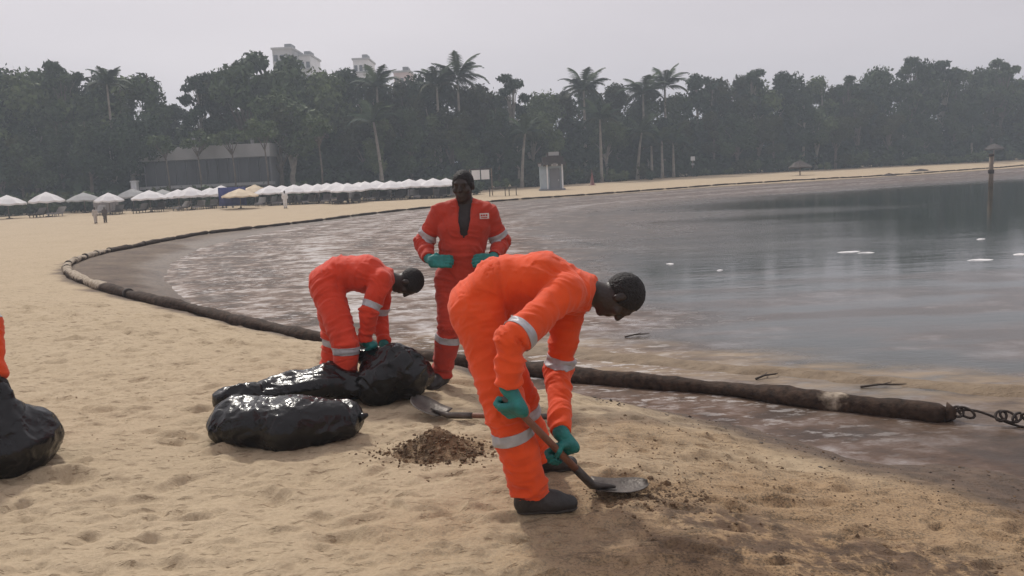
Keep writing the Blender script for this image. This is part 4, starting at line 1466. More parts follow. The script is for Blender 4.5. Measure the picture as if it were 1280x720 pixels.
def hand_prims(Wr, G, g, n, ts=1, s=1.0, curl=(35, 110, 190)):
    """finger and palm bones of a hand closed round an axis g at G; n points from the palm to the axis"""
    g = unit(g); n = unit(np.asarray(n) - g * (np.asarray(n) @ g)); a = unit(np.cross(n, g))
    if a @ (G - Wr) < 0: a = -a
    pb = G - n * .034 * s - a * .052 * s; kc = G - n * .030 * s + a * .028 * s
    pr = [(Wr, pb, .031 * s, .027 * s, .02)]
    offs = (-.033, -.011, .011, .033); fl = (.82, 1.0, 1.06, .95)
    if ts < 0: fl = fl
    for o, L_ in zip(offs, fl if ts > 0 else fl[::-1]):
        o *= s
        q = kc + g * o
        pr.append((pb + g * o * .7, q, .017 * s, .0135 * s, .012))
        for ang, ln, r0, r1 in zip(curl, (.043, .029, .023), (.0125, .0112, .0103), (.0112, .0103, .0090)):
            an = math.radians(ang); d = a * math.cos(an) + n * math.sin(an)
            e = q + d * ln * L_ * s
            pr.append((q, e, r0 * s, r1 * s, .004)); q = e
    t0 = pb + g * .026 * ts * s + a * .004 * s
    t1 = pb + g * .052 * ts * s + n * .016 * s + a * .030 * s
    t2 = t1 + (n * .026 + a * .012 - g * .004 * ts) * s
    t3 = t2 + (n * .012 + a * .018 - g * .016 * ts) * s
    pr += [(t0, t1, .018 * s, .014 * s, .012), (t1, t2, .0140 * s, .0122 * s, .005), (t2, t3, .0122 * s, .0100 * s, .005)]
    return pr


def bbox_prims(prs, extra):
    pts = np.array([p[0] for p in prs] + [p[1] for p in prs])
    return pts.min(0) - extra, pts.max(0) + extra


def mesh_from(V, F, name, mat, parent, base, smooth=True):
    me = mesh_np(name, V - base, F, smooth)
    return obj(name, me, mat, parent)


def foot_xy(px, py):
    z = 0.0
    for _ in range(12):
        p = onz(px, py, z); z = .5 * z + .5 * gz(p[0], p[1])
    return np.array([p[0], p[1], z])


def seg_param(V, a, b):
    ab = b - a; L_ = np.linalg.norm(ab); t = (V - a) @ ab / L_
    r = np.linalg.norm(V - a - np.clip(t, 0, L_)[:, None] * ab / L_, axis=1)
    return t, r, L_


def make_person(J, label, mat=ORANGE, res=.0065, size=1.0, gloves=True, group=None, opening=False, far=False, hair=True, cat="person", bulk=1.0):
    """J holds joints in world space; builds body, coverall, bands, gloves, boots, hair"""
    base = np.array([(J['AR'][0] + J['AL'][0]) / 2, (J['AR'][1] + J['AL'][1]) / 2, min(J['gR'], J['gL'])])
    S = size
    lat = unit(J['SL'] - J['SR']); plat = unit(J['HL'] - J['HR'])
    hu, hf = unit(J['hu']), None
    hf = unit(J['hf'] - hu * (np.asarray(J['hf']) @ hu)); hsd = np.cross(hf, hu)
    hc = J['HC']
    allp = np.array([v for k, v in J.items() if k in ('P', 'WA', 'CH', 'NK', 'SR', 'SL', 'ER', 'EL', 'WR', 'WL', 'HR', 'HL', 'KR', 'KL', 'AR', 'AL', 'HC', 'GR', 'GL')])
    lo = allp.min(0) - .26 * S; hi = allp.max(0) + .26 * S; lo[2] = base[2] - .03

    # ---- body: one continuous skin
    f = Field(lo, hi, res * (1.15 if not far else 1))
    f.cone(J['P'], J['WA'], .105 * S, .10 * S, .03, plat, 1.3); f.cone(J['WA'], J['CH'], .10 * S, .112 * S, .03, lat, 1.35)
    f.cone(J['CH'], J['NK'], .112 * S, .07 * S, .03, lat, 1.4)
    f.cone(J['NK'], hc - hu * .03 * S - hf * .01 * S, .060 * S, .055 * S, .02)
    for s in 'RL':
        f.cone(J['NK'], J['S' + s], .055 * S, .058 * S, .03); f.cone(J['S' + s], J['E' + s], .056 * S, .043 * S, .02); f.cone(J['E' + s], J['W' + s], .043 * S, .030 * S, .015)
        f.cone(J['P'], J['H' + s], .09 * S, .09 * S, .03); f.cone(J['H' + s], J['K' + s], .090 * S, .062 * S, .02); f.cone(J['K' + s], J['A' + s], .060 * S, .042 * S, .015)
        td = J['t' + s]; zg = J['g' + s]; A_ = J['A' + s]
        f.cone([A_[0], A_[1], zg + .05], [A_[0] + td[0] * .14 * S, A_[1] + td[1] * .14 * S, zg + .045], .036 * S, .030 * S, .02)
        for (a, b_, ra, rb, k) in J['hand' + s]: f.cone(a, b_, max(ra - .004, .006), max(rb - .004, .005), k)
    AX = (hsd, hf, hu); e = lambda x, y, z: hc + (hsd * x + hf * y + hu * z) * S
    f.ell(e(0, -.012, .028), AX, [.077 * S, .098 * S, .092 * S], .02)
    f.ell(e(0, .022, -.045), AX, [.059 * S, .066 * S, .072 * S], .03)
    f.ell(e(0, .062, -.098), AX, [.026 * S, .022 * S, .020 * S], .02)
    f.cone(e(-.035, .078, .032), e(.035, .078, .032), .014 * S, .014 * S, .015)
    f.cone(e(0, .088, .018), e(0, .104, -.018), .009 * S, .014 * S, .012)
    f.ell(e(0, .096, -.022), AX, [.019 * S, .013 * S, .010 * S], .008)
    for sg in (-1, 1):
        f.ell(e(sg * .032, .096, .010), AX, [.017 * S, .014 * S, .011 * S], .012, sub=True)
        f.ell(e(sg * .032, .078, .009), AX, [.013 * S, .012 * S, .010 * S], .004)
        f.ell(e(sg * .079, -.005, -.005), AX, [.011 * S, .020 * S, .031 * S], .008)
        f.ell(e(sg * .048, .060, -.022), AX, [.022 * S, .02 * S, .02 * S], .02)
    f.cone(e(-.018, .080, -.056), e(.018, .080, -.056), .009 * S, .009 * S, .008); f.cone(e(-.015, .079, -.068), e(.015, .079, -.068), .009 * S, .009 * S, .008)
    V, F = f.mesh(); V = smooth_mesh(V, F, 1, .4)
    body = obj("person", mesh_np("person", V - base, F), SKIN, None, base)
    tag(body, label, cat, group)

    # ---- coverall
    f = Field(lo, hi, res * 1.1)
    B = bulk * S
    f.cone(J['P'], J['WA'], .140 * B, .128 * B, .04, plat, 1.28); f.cone(J['WA'], J['CH'], .128 * B, .140 * B, .05, lat, 1.36)
    up = unit(J['NK'] - J['CH'])
    f.cone(J['CH'], J['NK'] - up * .025 * S, .140 * B, .088 * B, .04, lat, 1.5)
    for s in 'RL':
        f.cone(J['NK'] - up * .04, J['S' + s], .074 * B, .080 * B, .04)
        f.cone(J['S' + s], J['E' + s], .080 * B, .068 * B, .025)
        wd_ = unit(J['W' + s] - J['E' + s])
        f.cone(J['E' + s], J['W' + s] + wd_ * .06, .068 * B, .050 * B, .02, cut=(J['W' + s] - wd_ * .005, wd_))
        f.cone(J['P'], J['H' + s], .120 * B, .118 * B, .04)
        f.cone(J['H' + s], J['K' + s], .120 * B, .092 * B, .03)
        ad = unit(J['A' + s] - J['K' + s])
        f.cone(J['K' + s], J['A' + s] + ad * .1, .092 * B, .084 * B, .025, cut=(J['A' + s] + ad * .015, ad))
    # collar
    ca = unit(hc - hu * .03 - J['NK']); c1_ = unit(np.cross(ca, hf)); c2_ = np.cross(c1_, ca)
    cc = J['NK'] + ca * .020 * S
    if not far:
        for k in range(12):
            if opening and math.sin(2 * math.pi * (k + .5) / 12) * (c2_ @ hf) > .2: continue
            a0 = 2 * math.pi * k / 12; a1 = 2 * math.pi * (k + 1) / 12
            f.cone(cc + (c1_ * math.cos(a0) + c2_ * math.sin(a0)) * .070 * S, cc + (c1_ * math.cos(a1) + c2_ * math.sin(a1)) * .070 * S, .017 * S, .017 * S, .012)
    fw_ = np.cross(lat, up)
    if fw_ @ hf < 0: fw_ = -fw_
    if opening:
        o1 = J['NK'] + fw_ * .095 * S + up * .03; o2 = J['CH'] + fw_ * .150 * S - up * .16 * S
        f.cone(o1, o2, .066 * S, .020 * S, .008, sub=True)
        f.cone(J['NK'] + fw_ * .05, J['NK'] + fw_ * .14 + up * .06, .055, .06, .01, sub=True)
    V, F = f.mesh(); V = smooth_mesh(V, F, 1, .35)
    if not far:
        N = vert_normals(V, F)
        disp = np.zeros(len(V))
        best = np.full(len(V), 9.0); coord = np.zeros((len(V), 3))
        segs = [('S' + s, 'E' + s) for s in 'RL'] + [('E' + s, 'W' + s) for s in 'RL'] + [('H' + s, 'K' + s) for s in 'RL'] + [('K' + s, 'A' + s) for s in 'RL'] + [('P', 'WA'), ('WA', 'CH'), ('CH', 'NK')]
        for i, (a, b_) in enumerate(segs):
            t, r, L_ = seg_param(V, J[a], J[b_]); m = r < best
            best[m] = r[m]
            coord[m] = V[m] * 4.5; coord[m, 2] += 0
            ax = unit(J[b_] - J[a]); coord[m] += ax * (t[m] * 13)[:, None] + i * 3.7
        warp = (vnoise(V * 7 + 3) - .5)[:, None] * 1.3
        fold = ridged(coord + warp, 2, .45)
        joint = np.zeros(len(V))
        for j, w_ in [('ER', 1), ('EL', 1), ('KR', .9), ('KL', .9), ('HR', .8), ('HL', .8), ('AR', 1.0), ('AL', 1.0), ('WA', .8), ('WR', .7), ('WL', .7), ('SR', .5), ('SL', .5)]:
            joint = np.maximum(joint, w_ * np.exp(-(np.linalg.norm(V - J[j], axis=1) / (.15 * S)) ** 2))
        disp += (fold - .62) * (.014 + .034 * joint)
        disp += (fbm(V * 9, 3) - .5) * .016
        # waist seam
        wd2 = unit(J['CH'] - J['P']); tt = (V - J['WA']) @ wd2; rr_ = np.linalg.norm(V - J['WA'] - tt[:, None] * wd2, axis=1)
        disp -= .009 * np.exp(-(tt / .012) ** 2) * (rr_ < .24)
        V = V + N * disp[:, None]
    cov = mesh_from(V, F, "coverall", mat, body, base)

    def band(a, b_, frac, half, rmax):
        t, r, L_ = seg_param(V, a, b_)
        fm_ = (np.abs(t - frac * L_) < half + .03)[F].all(1) & (r < rmax)[F].all(1)
        if fm_.sum() < 8: return
        f2 = F[fm_]; us = np.unique(f2); rm = np.full(len(V), -1); rm[us] = np.arange(len(us))
        N2 = vert_normals(V, F)
        me = mesh_np("reflective_band", V[us] + N2[us] * .0035 - base, rm[f2])
        bm = bmesh.new(); bm.from_mesh(me)
        ax = unit(b_ - a)
        for sg in (-1, 1):
            c = a + ax * (frac * L_ + sg * half) - base
            bmesh.ops.bisect_plane(bm, geom=bm.verts[:] + bm.edges[:] + bm.faces[:], plane_co=Vector(c), plane_no=Vector(ax * sg), clear_outer=True)
        bm.to_mesh(me); bm.free()
        me.polygons.foreach_set("use_smooth", [True] * len(me.polygons))
        ob = obj("reflective_band", me, BAND, cov)
        md = ob.modifiers.new("thickness", 'SOLIDIFY'); md.thickness = .004; md.offset = -1
    if not far:
        for s in 'RL':
            band(J['S' + s], J['E' + s], J.get('ab', .84), .024 * S, .105 * S)
            band(J['K' + s], J['A' + s], J.get('lb', .22), .027 * S, .125 * S)

    # ---- gloves, boots, hair
    for s in 'RL':
        if gloves:
            pr = J['hand' + s]
            lo2, hi2 = bbox_prims(pr, .06)
            g = Field(lo2, hi2, .0042 if res < .009 else .012)
            W_ = J['W' + s]; E_ = J['E' + s]; wd_ = unit(W_ - E_)
            g.cone(W_ - wd_ * .045, W_, .045 * S, .036 * S, .015, cut=(W_ - wd_ * .04, -wd_))
            for (a, b_, ra, rb, k) in pr: g.cone(a, b_, ra + .0015, rb + .0015, k)
            v2, f2 = g.mesh()
            if len(v2): mesh_from(v2 + vert_normals(v2, f2) * ((fbm(v2 * 45, 2) - .5) * .004)[:, None], f2, "glove", GLOVE, body, base)
        td = J['t' + s]; zg = J['g' + s] - .012; A_ = J['A' + s]; sd = np.array([-td[1], td[0], 0.])
        pt = lambda k, z: np.array([A_[0] + td[0] * k * S, A_[1] + td[1] * k * S, zg + z * S])
        bl_, bh_ = np.minimum(pt(-.2, -.02), pt(.34, -.02)) - .08, np.maximum(pt(-.2, .3), pt(.34, .34)) + .08
        for nm, m_, inf, z0, z1 in (("boot", BOOT, 0, .018, .6), ("boot_sole", SOLE, .006, 0, .024)):
            g = Field(bl_, bh_, .0075 if res < .009 else .02)
            kd = unit(J['K' + s] - A_)
            if nm == "boot": g.cone(A_ + kd * .12, pt(-.01, .09), .064 * S, .058 * S, .03)
            g.cone(pt(-.035, .055), pt(.12, .050), .045 * S + inf, .046 * S + inf, .03, sd, 1.05)
            g.cone(pt(.12, .050), pt(.185, .040), .046 * S + inf, .036 * S + inf, .02, sd, 1.15)
            if nm == "boot": g.cone(pt(-.01, .10), pt(.10, .06), .05 * S, .045 * S, .03)
            g.half(pt(0, z0), (0, 0, -1))
            if nm != "boot": g.half(pt(0, z1), (0, 0, 1))
            v2, f2 = g.mesh()
            if len(v2) == 0: continue
            if nm == "boot": bo_ = mesh_from(v2, f2, nm, m_, body, base)
            else: mesh_from(v2, f2, nm, m_, bo_, base)
    if hair:
        g = Field(hc - .17 * S, hc + .17 * S, .005 if res < .009 else .014)
        cuts = [(e(0, .060, .040), unit(hf * 1.0 - hu * .45)), (e(0, -.05, -.035), unit(-hu + hf * .42))]
        g.ell(e(0, -.014, .030), AX, [.0805 * S, .101 * S, .096 * S], .02, cut=cuts)
        for sg in (-1, 1):
            g.ell(e(sg * .070, .018, .012), AX, [.012 * S, .012 * S, .03 * S], .01)
            g.ell(e(sg * .082, -.005, -.008), AX, [.018 * S, .026 * S, .036 * S], .006, sub=True)
        v2, f2 = g.mesh()
        n2 = vert_normals(v2, f2)
        v2 = v2 + n2 * ((ridged(v2 * 70, 2) - .5) * .006 * S)[:, None]
        mesh_from(v2, f2, "hair", HAIR, body, base)
    if opening:
        g = Field(lo, hi, .009)
        g.cone(J['WA'], J['CH'], .108 * S, .122 * S, .03, lat, 1.35); g.cone(J['CH'], J['NK'] - up * .02, .122 * S, .076 * S, .03, lat, 1.4)
        for s in 'RL': g.cone(J['NK'] - up * .03, J['S' + s], .06 * S, .06 * S, .03)
        v2, f2 = g.mesh(); mesh_from(v2, f2, "undershirt", SHIRT, body, base)
    return body, base, cov


def biped(mid, lat, feet):
    pass


AXX = np.array([1.0, 0, 0]); AYY = np.array([0, 1.0, 0]); AZZ = np.array([0, 0, 1.0])

# ------------------------------------------------------------------ the worker who digs (facing right, bent over)
fR = foot_xy(664, 640); fL = foot_xy(672, 590)
J = {}
YR, YL = fR[1], fL[1]; YM = (YR + YL) / 2 - .02
J['gR'], J['gL'] = fR[2], fL[2]
J['AR'] = fR + AZZ * .10; J['AL'] = fL + AZZ * .10
J['tR'] = unit(np.array([1, .10, 0])); J['tL'] = unit(np.array([1, .22, 0]))
J['HR'] = at(602, 402, YM - .10); J['HL'] = at(606, 400, YM + .10)
J['KR'] = at(634, 519, YR - .02); J['KL'] = at(648, 500, YL - .06)
J['P'] = at(596, 384, YM); J['WA'] = at(625, 356, YM); J['CH'] = at(682, 354, YM); J['NK'] = at(732, 365, YM)
J['SR'] = at(706, 366, YM - .20); J['SL'] = at(712, 380, YM + .17)
J['ER'] = at(640, 427, YR - .20); J['EL'] = at(698, 462, YM + .20)
J['WR'] = at(635, 483, YR - .20); J['WL'] = at(701, 541, YM + .10)
GRIP0 = at(640, 505, YR - .19)
tipG = foot_xy(744, 617); tipG[2] += .03
hd = unit(tipG - GRIP0)
# second hand where the shaft passes below the far wrist
tt = np.linspace(.2, 1, 200); pr_ = GRIP0 + hd * (tt * np.linalg.norm(tipG - GRIP0))[:, None]
dd = pr_ - CAM; pxx = 640 + FOCAL * (dd @ RGT) / (dd @ FWD)
GRIP1 = pr_[np.argmin(np.abs(pxx - 703))]
J['WL'] = at(701, 541, GRIP1[1] + .02)
J['GR'] = GRIP0; J['GL'] = GRIP1
J['handR'] = hand_prims(J['WR'], GRIP0, hd, unit(np.array([.5, .85, -.1])), 1, 1.12)
J['handL'] = hand_prims(J['WL'], GRIP1, hd, unit(np.array([-.4, -.75, .1])), -1, 1.12)
J['HC'] = at(774, 371, YM - .02); J['hu'] = np.array([.93, -.05, .06]); J['hf'] = np.array([.18, -.06, -1.0])
J['ab'] = .86; J['lb'] = .24
for a, b_ in (('HR', 'KR'), ('KR', 'AR'), ('HL', 'KL'), ('KL', 'AL'), ('SR', 'ER'), ('ER', 'WR'), ('SL', 'EL'), ('EL', 'WL'), ('P', 'NK'), ('NK', 'HC')):
    print("A", a, b_, round(float(np.linalg.norm(J[a] - J[b_])), 3))
workA, baseA, covA = make_person(J, "worker in bright orange coverall bending to dig the sand with a shovel", ORANGE, .0065, 1.07)
JA = J

# ------------------------------------------------------------------ shovel in use
STEEL = simple("worn_steel", (.085, .072, .062), .5, .5, 9, .3, 40, metal=.5)
WOODH = simple("shaft_wood", (.20, .085, .05), .6, .4, 8, .2, 30)


def blade_mesh(L_=.29, w=.21):
    vs, fs = [], []
    nu, nv = 13, 9
    for side in (0, 1):
        for i in range(nu):
            u_ = i / (nu - 1)
            hw = w / 2 * (1.0 if u_ < .55 else math.sqrt(max(0.02, 1 - ((u_ - .55) / .46) ** 2)))
            for j in range(nv):
                t = -1 + 2 * j / (nv - 1)
                x = u_ * L_; y = t * hw
                z = .030 * t * t * (1 - .5 * u_) - .012 * math.sin(u_ * 3.1) + .05 * (u_ ** 2) * .4
                vs.append((x, y, z - side * .004))
    o = nu * nv
    for i in range(nu - 1):
        for j in range(nv - 1):
            q = (i * nv + j, (i + 1) * nv + j, (i + 1) * nv + j + 1, i * nv + j + 1)
            fs.append(q); fs.append(tuple(o + k for k in q[::-1]))
    rim = [i * nv for i in range(nu)] + [(nu - 1) * nv + j for j in range(1, nv)] + [i * nv + nv - 1 for i in range(nu - 2, -1, -1)] + [j for j in range(nv - 2, 0, -1)]
    for k in range(len(rim)):
        a, b_ = rim[k], rim[(k + 1) % len(rim)]; fs.append((b_, a, o + a, o + b_))
    return vs, fs


def shovel(top, foot, bdir, bup, label, over=.16):
    """shaft from top to foot, blade from foot along bdir"""
    s = empty("shovel", foot)
    d = unit(foot - top); t0 = top - d * over
    MB().tube([t0 - foot, (t0 + foot) / 2 - foot, foot - foot - d * .03], [.0185, .0185, .019], 10).build("shaft", WOODH, s, True)
    MB().tube([t0 - foot - d * .012, t0 - foot + d * .05], .021, 10).build("shaft_cap", STEEL, s, True)
    bx = unit(bdir); bz2 = unit(bup - bx * (bup @ bx)); by = np.cross(bz2, bx)
    vs, fs = blade_mesh()
    vs = [bx * v[0] + by * v[1] + bz2 * v[2] for v in vs]
    MB().add(vs, fs).build("blade", STEEL, s, True)
    MB().tube([-d * .22, -d * .04, bx * .03 + bz2 * .012, bx * .11 + bz2 * .006], [.023, .024, .02, .008], 10).build("socket", STEEL, s, True)
    tag(s, label, "shovel")
    return s


shovel(GRIP0, tipG, np.array([.97, .12, -.07]), np.array([0, 0, 1.0]), "long wooden shovel held by the digging worker, blade in the sand", .045)

# ------------------------------------------------------------------ the worker who bends over the bags
fR = foot_xy(434, 497); fL = foot_xy(414, 473)
J = {}
YR, YL = fR[1], fL[1]; YM = (YR + YL) / 2
sB = YR / 6.56
J['gR'], J['gL'] = fR[2], fL[2]
J['AR'] = fR + AZZ * .10; J['AL'] = fL + AZZ * .10
J['tR'] = unit(np.array([1, -.25, 0])); J['tL'] = unit(np.array([1, .1, 0]))
J['HR'] = at(411, 364, YM - .10); J['HL'] = at(409, 362, YM + .10)
J['KR'] = at(431, 430, YR + .02); J['KL'] = at(418, 421, YL - .02)
J['P'] = at(410, 352, YM); J['WA'] = at(426, 342, YM); J['CH'] = at(460, 343, YM); J['NK'] = at(484, 350, YM)
J['SR'] = at(476, 352, YM - .18); J['SL'] = at(478, 356, YM + .18)
J['ER'] = at(461, 389, YM - .26); J['EL'] = at(474, 396, YM + .2)
J['WR'] = at(457, 427, YM - .24); J['WL'] = at(480, 430, YM + .0)
J['GR'] = at(464, 441, YM - .22); J['GL'] = at(487, 441, YM - .04)
J['handR'] = hand_prims(J['WR'], J['GR'], np.array([.4, .9, .1]), np.array([.5, -.2, -.8]), 1, 1.12)
J['handL'] = hand_prims(J['WL'], J['GL'], np.array([.4, .9, .1]), np.array([.5, -.2, -.8]), -1, 1.12)
J['HC'] = at(510, 353, YM); J['hu'] = np.array([.9, -.1, -.10]); J['hf'] = np.array([-.05, -.1, -1.0])
J['ab'] = .80; J['lb'] = .16
for a, b_ in (('HR', 'KR'), ('KR', 'AR'), ('HL', 'KL'), ('KL', 'AL'), ('SR', 'ER'), ('ER', 'WR'), ('SL', 'EL'), ('EL', 'WL'), ('P', 'NK'), ('NK', 'HC')):
    print("B", a, b_, round(float(np.linalg.norm(J[a] - J[b_])), 3))
print("B Y", YR, YL, fR, fL)
JB = J
workB, baseB, covB = make_person(J, "worker in orange coverall stooping over the black rubbish bags", ORANGE2, .0075, 1.06)

# ------------------------------------------------------------------ the worker who stands
fR = foot_xy(553, 480); fL = foot_xy(600, 474)
J = {}
YM = fR[1] + .02
J['gR'], J['gL'] = fR[2], fL[2]
J['AR'] = fR + AZZ * .10; J['AL'] = fL + AZZ * .10
J['tR'] = unit(np.array([-.45, -.85, 0])); J['tL'] = unit(np.array([.25, -1, 0]))
J['HR'] = at(563, 350, YM + .02); J['HL'] = at(590, 350, YM + .02)
J['KR'] = at(562, 412, YM - .07); J['KL'] = at(595, 412, YM - .05)
J['P'] = at(577, 340, YM + .02); J['WA'] = at(578, 314, YM); J['CH'] = at(580, 283, YM); J['NK'] = at(581, 256, YM + .02)
J['SR'] = at(551, 268, YM); J['SL'] = at(609, 267, YM + .02)
J['ER'] = at(529, 303, YM + .06); J['EL'] = at(627, 303, YM + .10)
J['WR'] = at(536, 323, YM - .16); J['WL'] = at(617, 321, YM - .10)
J['GR'] = at(550, 328, YM - .20); J['GL'] = at(607, 326, YM - .19)
J['handR'] = hand_prims(J['WR'], J['GR'], np.array([0, .3, .9]), np.array([.1, .9, -.2]), 1, 1.15, (15, 60, 95))
J['handL'] = hand_prims(J['WL'], J['GL'], np.array([0, .3, .9]), np.array([-.1, .9, -.2]), -1, 1.15, (15, 60, 95))
J['HC'] = at(579, 233, YM - .02); J['hu'] = np.array([-.05, -.10, 1.0]); J['hf'] = np.array([-.25, -1.0, -.12])
J['ab'] = .72; J['lb'] = .20
for a, b_ in (('HR', 'KR'), ('KR', 'AR'), ('SR', 'ER'), ('ER', 'WR'), ('P', 'NK'), ('NK', 'HC'), ('SR', 'SL')):
    print("C", a, b_, round(float(np.linalg.norm(J[a] - J[b_])), 3))
print("C", fR)
JC = J
workC, baseC, covC = make_person(J, "worker in open orange coverall standing upright before the water", ORANGE3, .0075, 1.06, opening=True)
pp = at(605.5, 270, YM - .125)
pm_ = MB().box((0, 0, 0), (.075, .008, .045)).build("name_patch", PATCH, covC, False, pp - baseC)
for i, (dx, dz, w_, h_) in enumerate([(-.022, .006, .014, .013), (-.003, .006, .014, .013), (.017, .006, .014, .013), (-.002, -.012, .05, .006)]):
    MB().box((dx, -.0055, dz), (w_, .004, h_)).build("patch_lettering", PATCHR, pm_)

# ------------------------------------------------------------------ the worker at the edge, holding a bag
fR = foot_xy(-62, 600); fL = foot_xy(-120, 575)
J = {}
YM = fR[1] + .1
J['gR'], J['gL'] = fR[2], fL[2]
J['AR'] = fR + AZZ * .10; J['AL'] = fL + AZZ * .10
J['tR'] = unit(np.array([.8, -.5, 0])); J['tL'] = unit(np.array([.9, -.3, 0]))
J['HR'] = at(-92, 408, YM - .05); J['HL'] = at(-98, 404, YM + .12)
J['KR'] = at(-66, 500, YM - .08); J['KL'] = at(-105, 495, YM + .18)
J['P'] = at(-97, 392, YM + .03); J['WA'] = at(-94, 365, YM + .03); J['CH'] = at(-84, 335, YM + .02); J['NK'] = at(-72, 302, YM)
J['SR'] = at(-76, 330, YM - .17); J['SL'] = at(-48, 335, YM + .18)
J['ER'] = at(-62, 385, YM - .24); J['EL'] = at(-13, 410, YM + .17)
J['WR'] = at(-24, 450, YM - .12); J['WL'] = at(-4, 474, YM + .02)
J['GR'] = at(-14, 478, YM - .06); J['GL'] = at(1, 492, YM + .0)
J['handR'] = hand_prims(J['WR'], J['GR'], np.array([1, .2, .1]), np.array([.1, .9, -.2]), 1, 1.1)
J['handL'] = hand_prims(J['WL'], J['GL'], np.array([1, .2, .1]), np.array([.1, -.9, -.2]), -1, 1.1)
J['HC'] = at(-62, 272, YM - .02); J['hu'] = np.array([.45, -.1, .9]); J['hf'] = np.array([.9, -.2, -.5])
JD = J
workD, baseD, covD = make_person(J, "worker in orange coverall at the edge of view lifting a black bag", ORANGE, .010, 1.05, gloves=False)
for s in 'RL':
    pr = J['hand' + s]; lo2, hi2 = bbox_prims(pr, .06); g = Field(lo2, hi2, .005)
    for (a, b_, ra, rb, k) in pr: g.cone(a, b_, ra + .002, rb + .002, k)
    v2, f2 = g.mesh(); mesh_from(v2, f2, "glove", SHIRT, workD, baseD)

# ------------------------------------------------------------------ small figures far off
def far_person(px, py, hgt, shirt, face, label, stride=.2, ysink=0):
    p = foot_xy(px, py)
    f_ = unit(np.array([face[0], face[1], 0.])); l_ = np.array([-f_[1], f_[0], 0.])   # l_ : to the left
    k = hgt / 1.72
    P_ = lambda a, l, z: p + f_ * a * k + l_ * l * k + AZZ * z * k
    J = {'gR': gz(*P_(stride, 0, 0)[:2]), 'gL': gz(*P_(-stride, 0, 0)[:2])}
    J['AR'] = P_(stride, -.09, .09); J['AL'] = P_(-stride, .09, .09)
    J['tR'] = f_; J['tL'] = f_
    J['KR'] = P_(stride * .7 + .04, -.09, .49); J['KL'] = P_(-stride * .3, .09, .49)
    J['HR'] = P_(0, -.09, .90); J['HL'] = P_(0, .09, .90); J['P'] = P_(0, 0, .96); J['WA'] = P_(0, 0, 1.1); J['CH'] = P_(.01, 0, 1.26); J['NK'] = P_(.02, 0, 1.43)
    J['SR'] = P_(0, -.18, 1.38); J['SL'] = P_(0, .18, 1.38); J['ER'] = P_(-.05, -.24, 1.11); J['EL'] = P_(.03, .24, 1.11); J['WR'] = P_(.08, -.23, .88); J['WL'] = P_(.16, .23, .90)
    J['GR'] = P_(.10, -.22, .80); J['GL'] = P_(.18, .22, .82)
    for s in 'RL': J['hand' + s] = hand_prims(J['W' + s], J['G' + s], f_, l_ if s == 'R' else -l_, 1, k)
    J['HC'] = P_(.04, 0, 1.60); J['hu'] = np.array([0, 0, 1.]); J['hf'] = f_
    return make_person(J, label, shirt, .02, k, gloves=False, far=True)


PALECLOTH = simple("pale_clothes", (.45, .40, .36), .8, .1, 5)
FARDARK = simple("dark_clothes", (.10, .08, .07), .8, .1, 5)
FARWHITE = simple("white_clothes", (.68, .66, .64), .8, .1, 5)
far_person(120, 279, .98, PALECLOTH, (.5, -.9), "small child in pale clothes walking on the open sand below the fence", .2)
far_person(132, 278, .95, FARDARK, (.4, -.9), "small child in dark clothes walking beside a child in pale clothes", .18)
far_person(60, 267, 1.6, FARWHITE, (0, -1), "person in white standing under the single umbrella", .05)
far_person(357, 260.5, 1.35, FARWHITE, (.3, -1), "person in white standing before the umbrella row", .08)
# ================================================================== rubbish bags, spoil heap, crumbs
m_bag, ns, ls, b = new_mat("black_plastic")
tc = ns.new("ShaderNodeTexCoord"); v = tc.outputs["Object"]
cr = ramp(ns, [(.35, (.005, .005, .006)), (.75, (.012, .012, .012))]); ls.new(_noise(ns, ls, v, 6, 4), cr.inputs[0])
ds = ramp(ns, [(.64, 0.), (.82, .4)]); ls.new(_noise(ns, ls, v, 11, 6, .7), ds.inputs[0])
ls.new(_mixc(ns, ls, ds.outputs[0], cr.outputs[0], (.15, .11, .07)), b.inputs["Base Color"])
rr = ramp(ns, [(.35, .14), (.7, .30)]); ls.new(_noise(ns, ls, v, 8, 5), rr.inputs[0]); ls.new(rr.outputs[0], b.inputs["Roughness"])
b.inputs["Specular IOR Level"].default_value = .38
bp = ns.new("ShaderNodeBump"); bp.inputs["Strength"].default_value = .55; bp.inputs["Distance"].default_value = .012
ls.new(_noise(ns, ls, v, 26, 4, .55), bp.inputs["Height"]); ls.new(bp.outputs[0], b.inputs["Normal"])


def bag(name, prims, label, res=.010, wr=1.0, seed=0, folds=None):
    pts = np.array([p[0] for p in prims] + [p[1] for p in prims]); R = max(max(p[2], p[3]) * p[4] for p in prims)
    lo = pts.min(0) - R - .06; hi = pts.max(0) + R + .06
    f = Field(lo, hi, res)
    for (a, b_, ra, rb, sq, lat, k) in prims: f.cone(a, b_, ra, rb, k, lat, sq)
    V, F = f.mesh()
    N = vert_normals(V, F)
    w = (np.stack([vnoise(V * 5 + seed), vnoise(V * 5 + seed + 40), vnoise(V * 5 + seed + 80)], 1) - .5)
    d = (ridged(V * 6.5 + w * 1.6 + seed, 2, .5) - .62) * .036 * wr + (ridged(V * np.array([9, 16, 16]) + w * 3.5 + seed, 3, .5) - .6) * .015 * wr + (fbm(V * 3 + seed, 2) - .5) * .05
    V = V + N * d[:, None]
    V = smooth_mesh(V, F, 1, .3)
    # settle on the sand
    g_ = ground(V[:, :2])[0]
    V[:, 2] = np.maximum(V[:, 2], g_ - .02)
    base = np.array([V[:, 0].mean(), V[:, 1].mean(), V[:, 2].min()])
    o = obj(name, mesh_np(name, V - base, F), m_bag, None, base)
    tag(o, label, "rubbish bag")
    return o, base


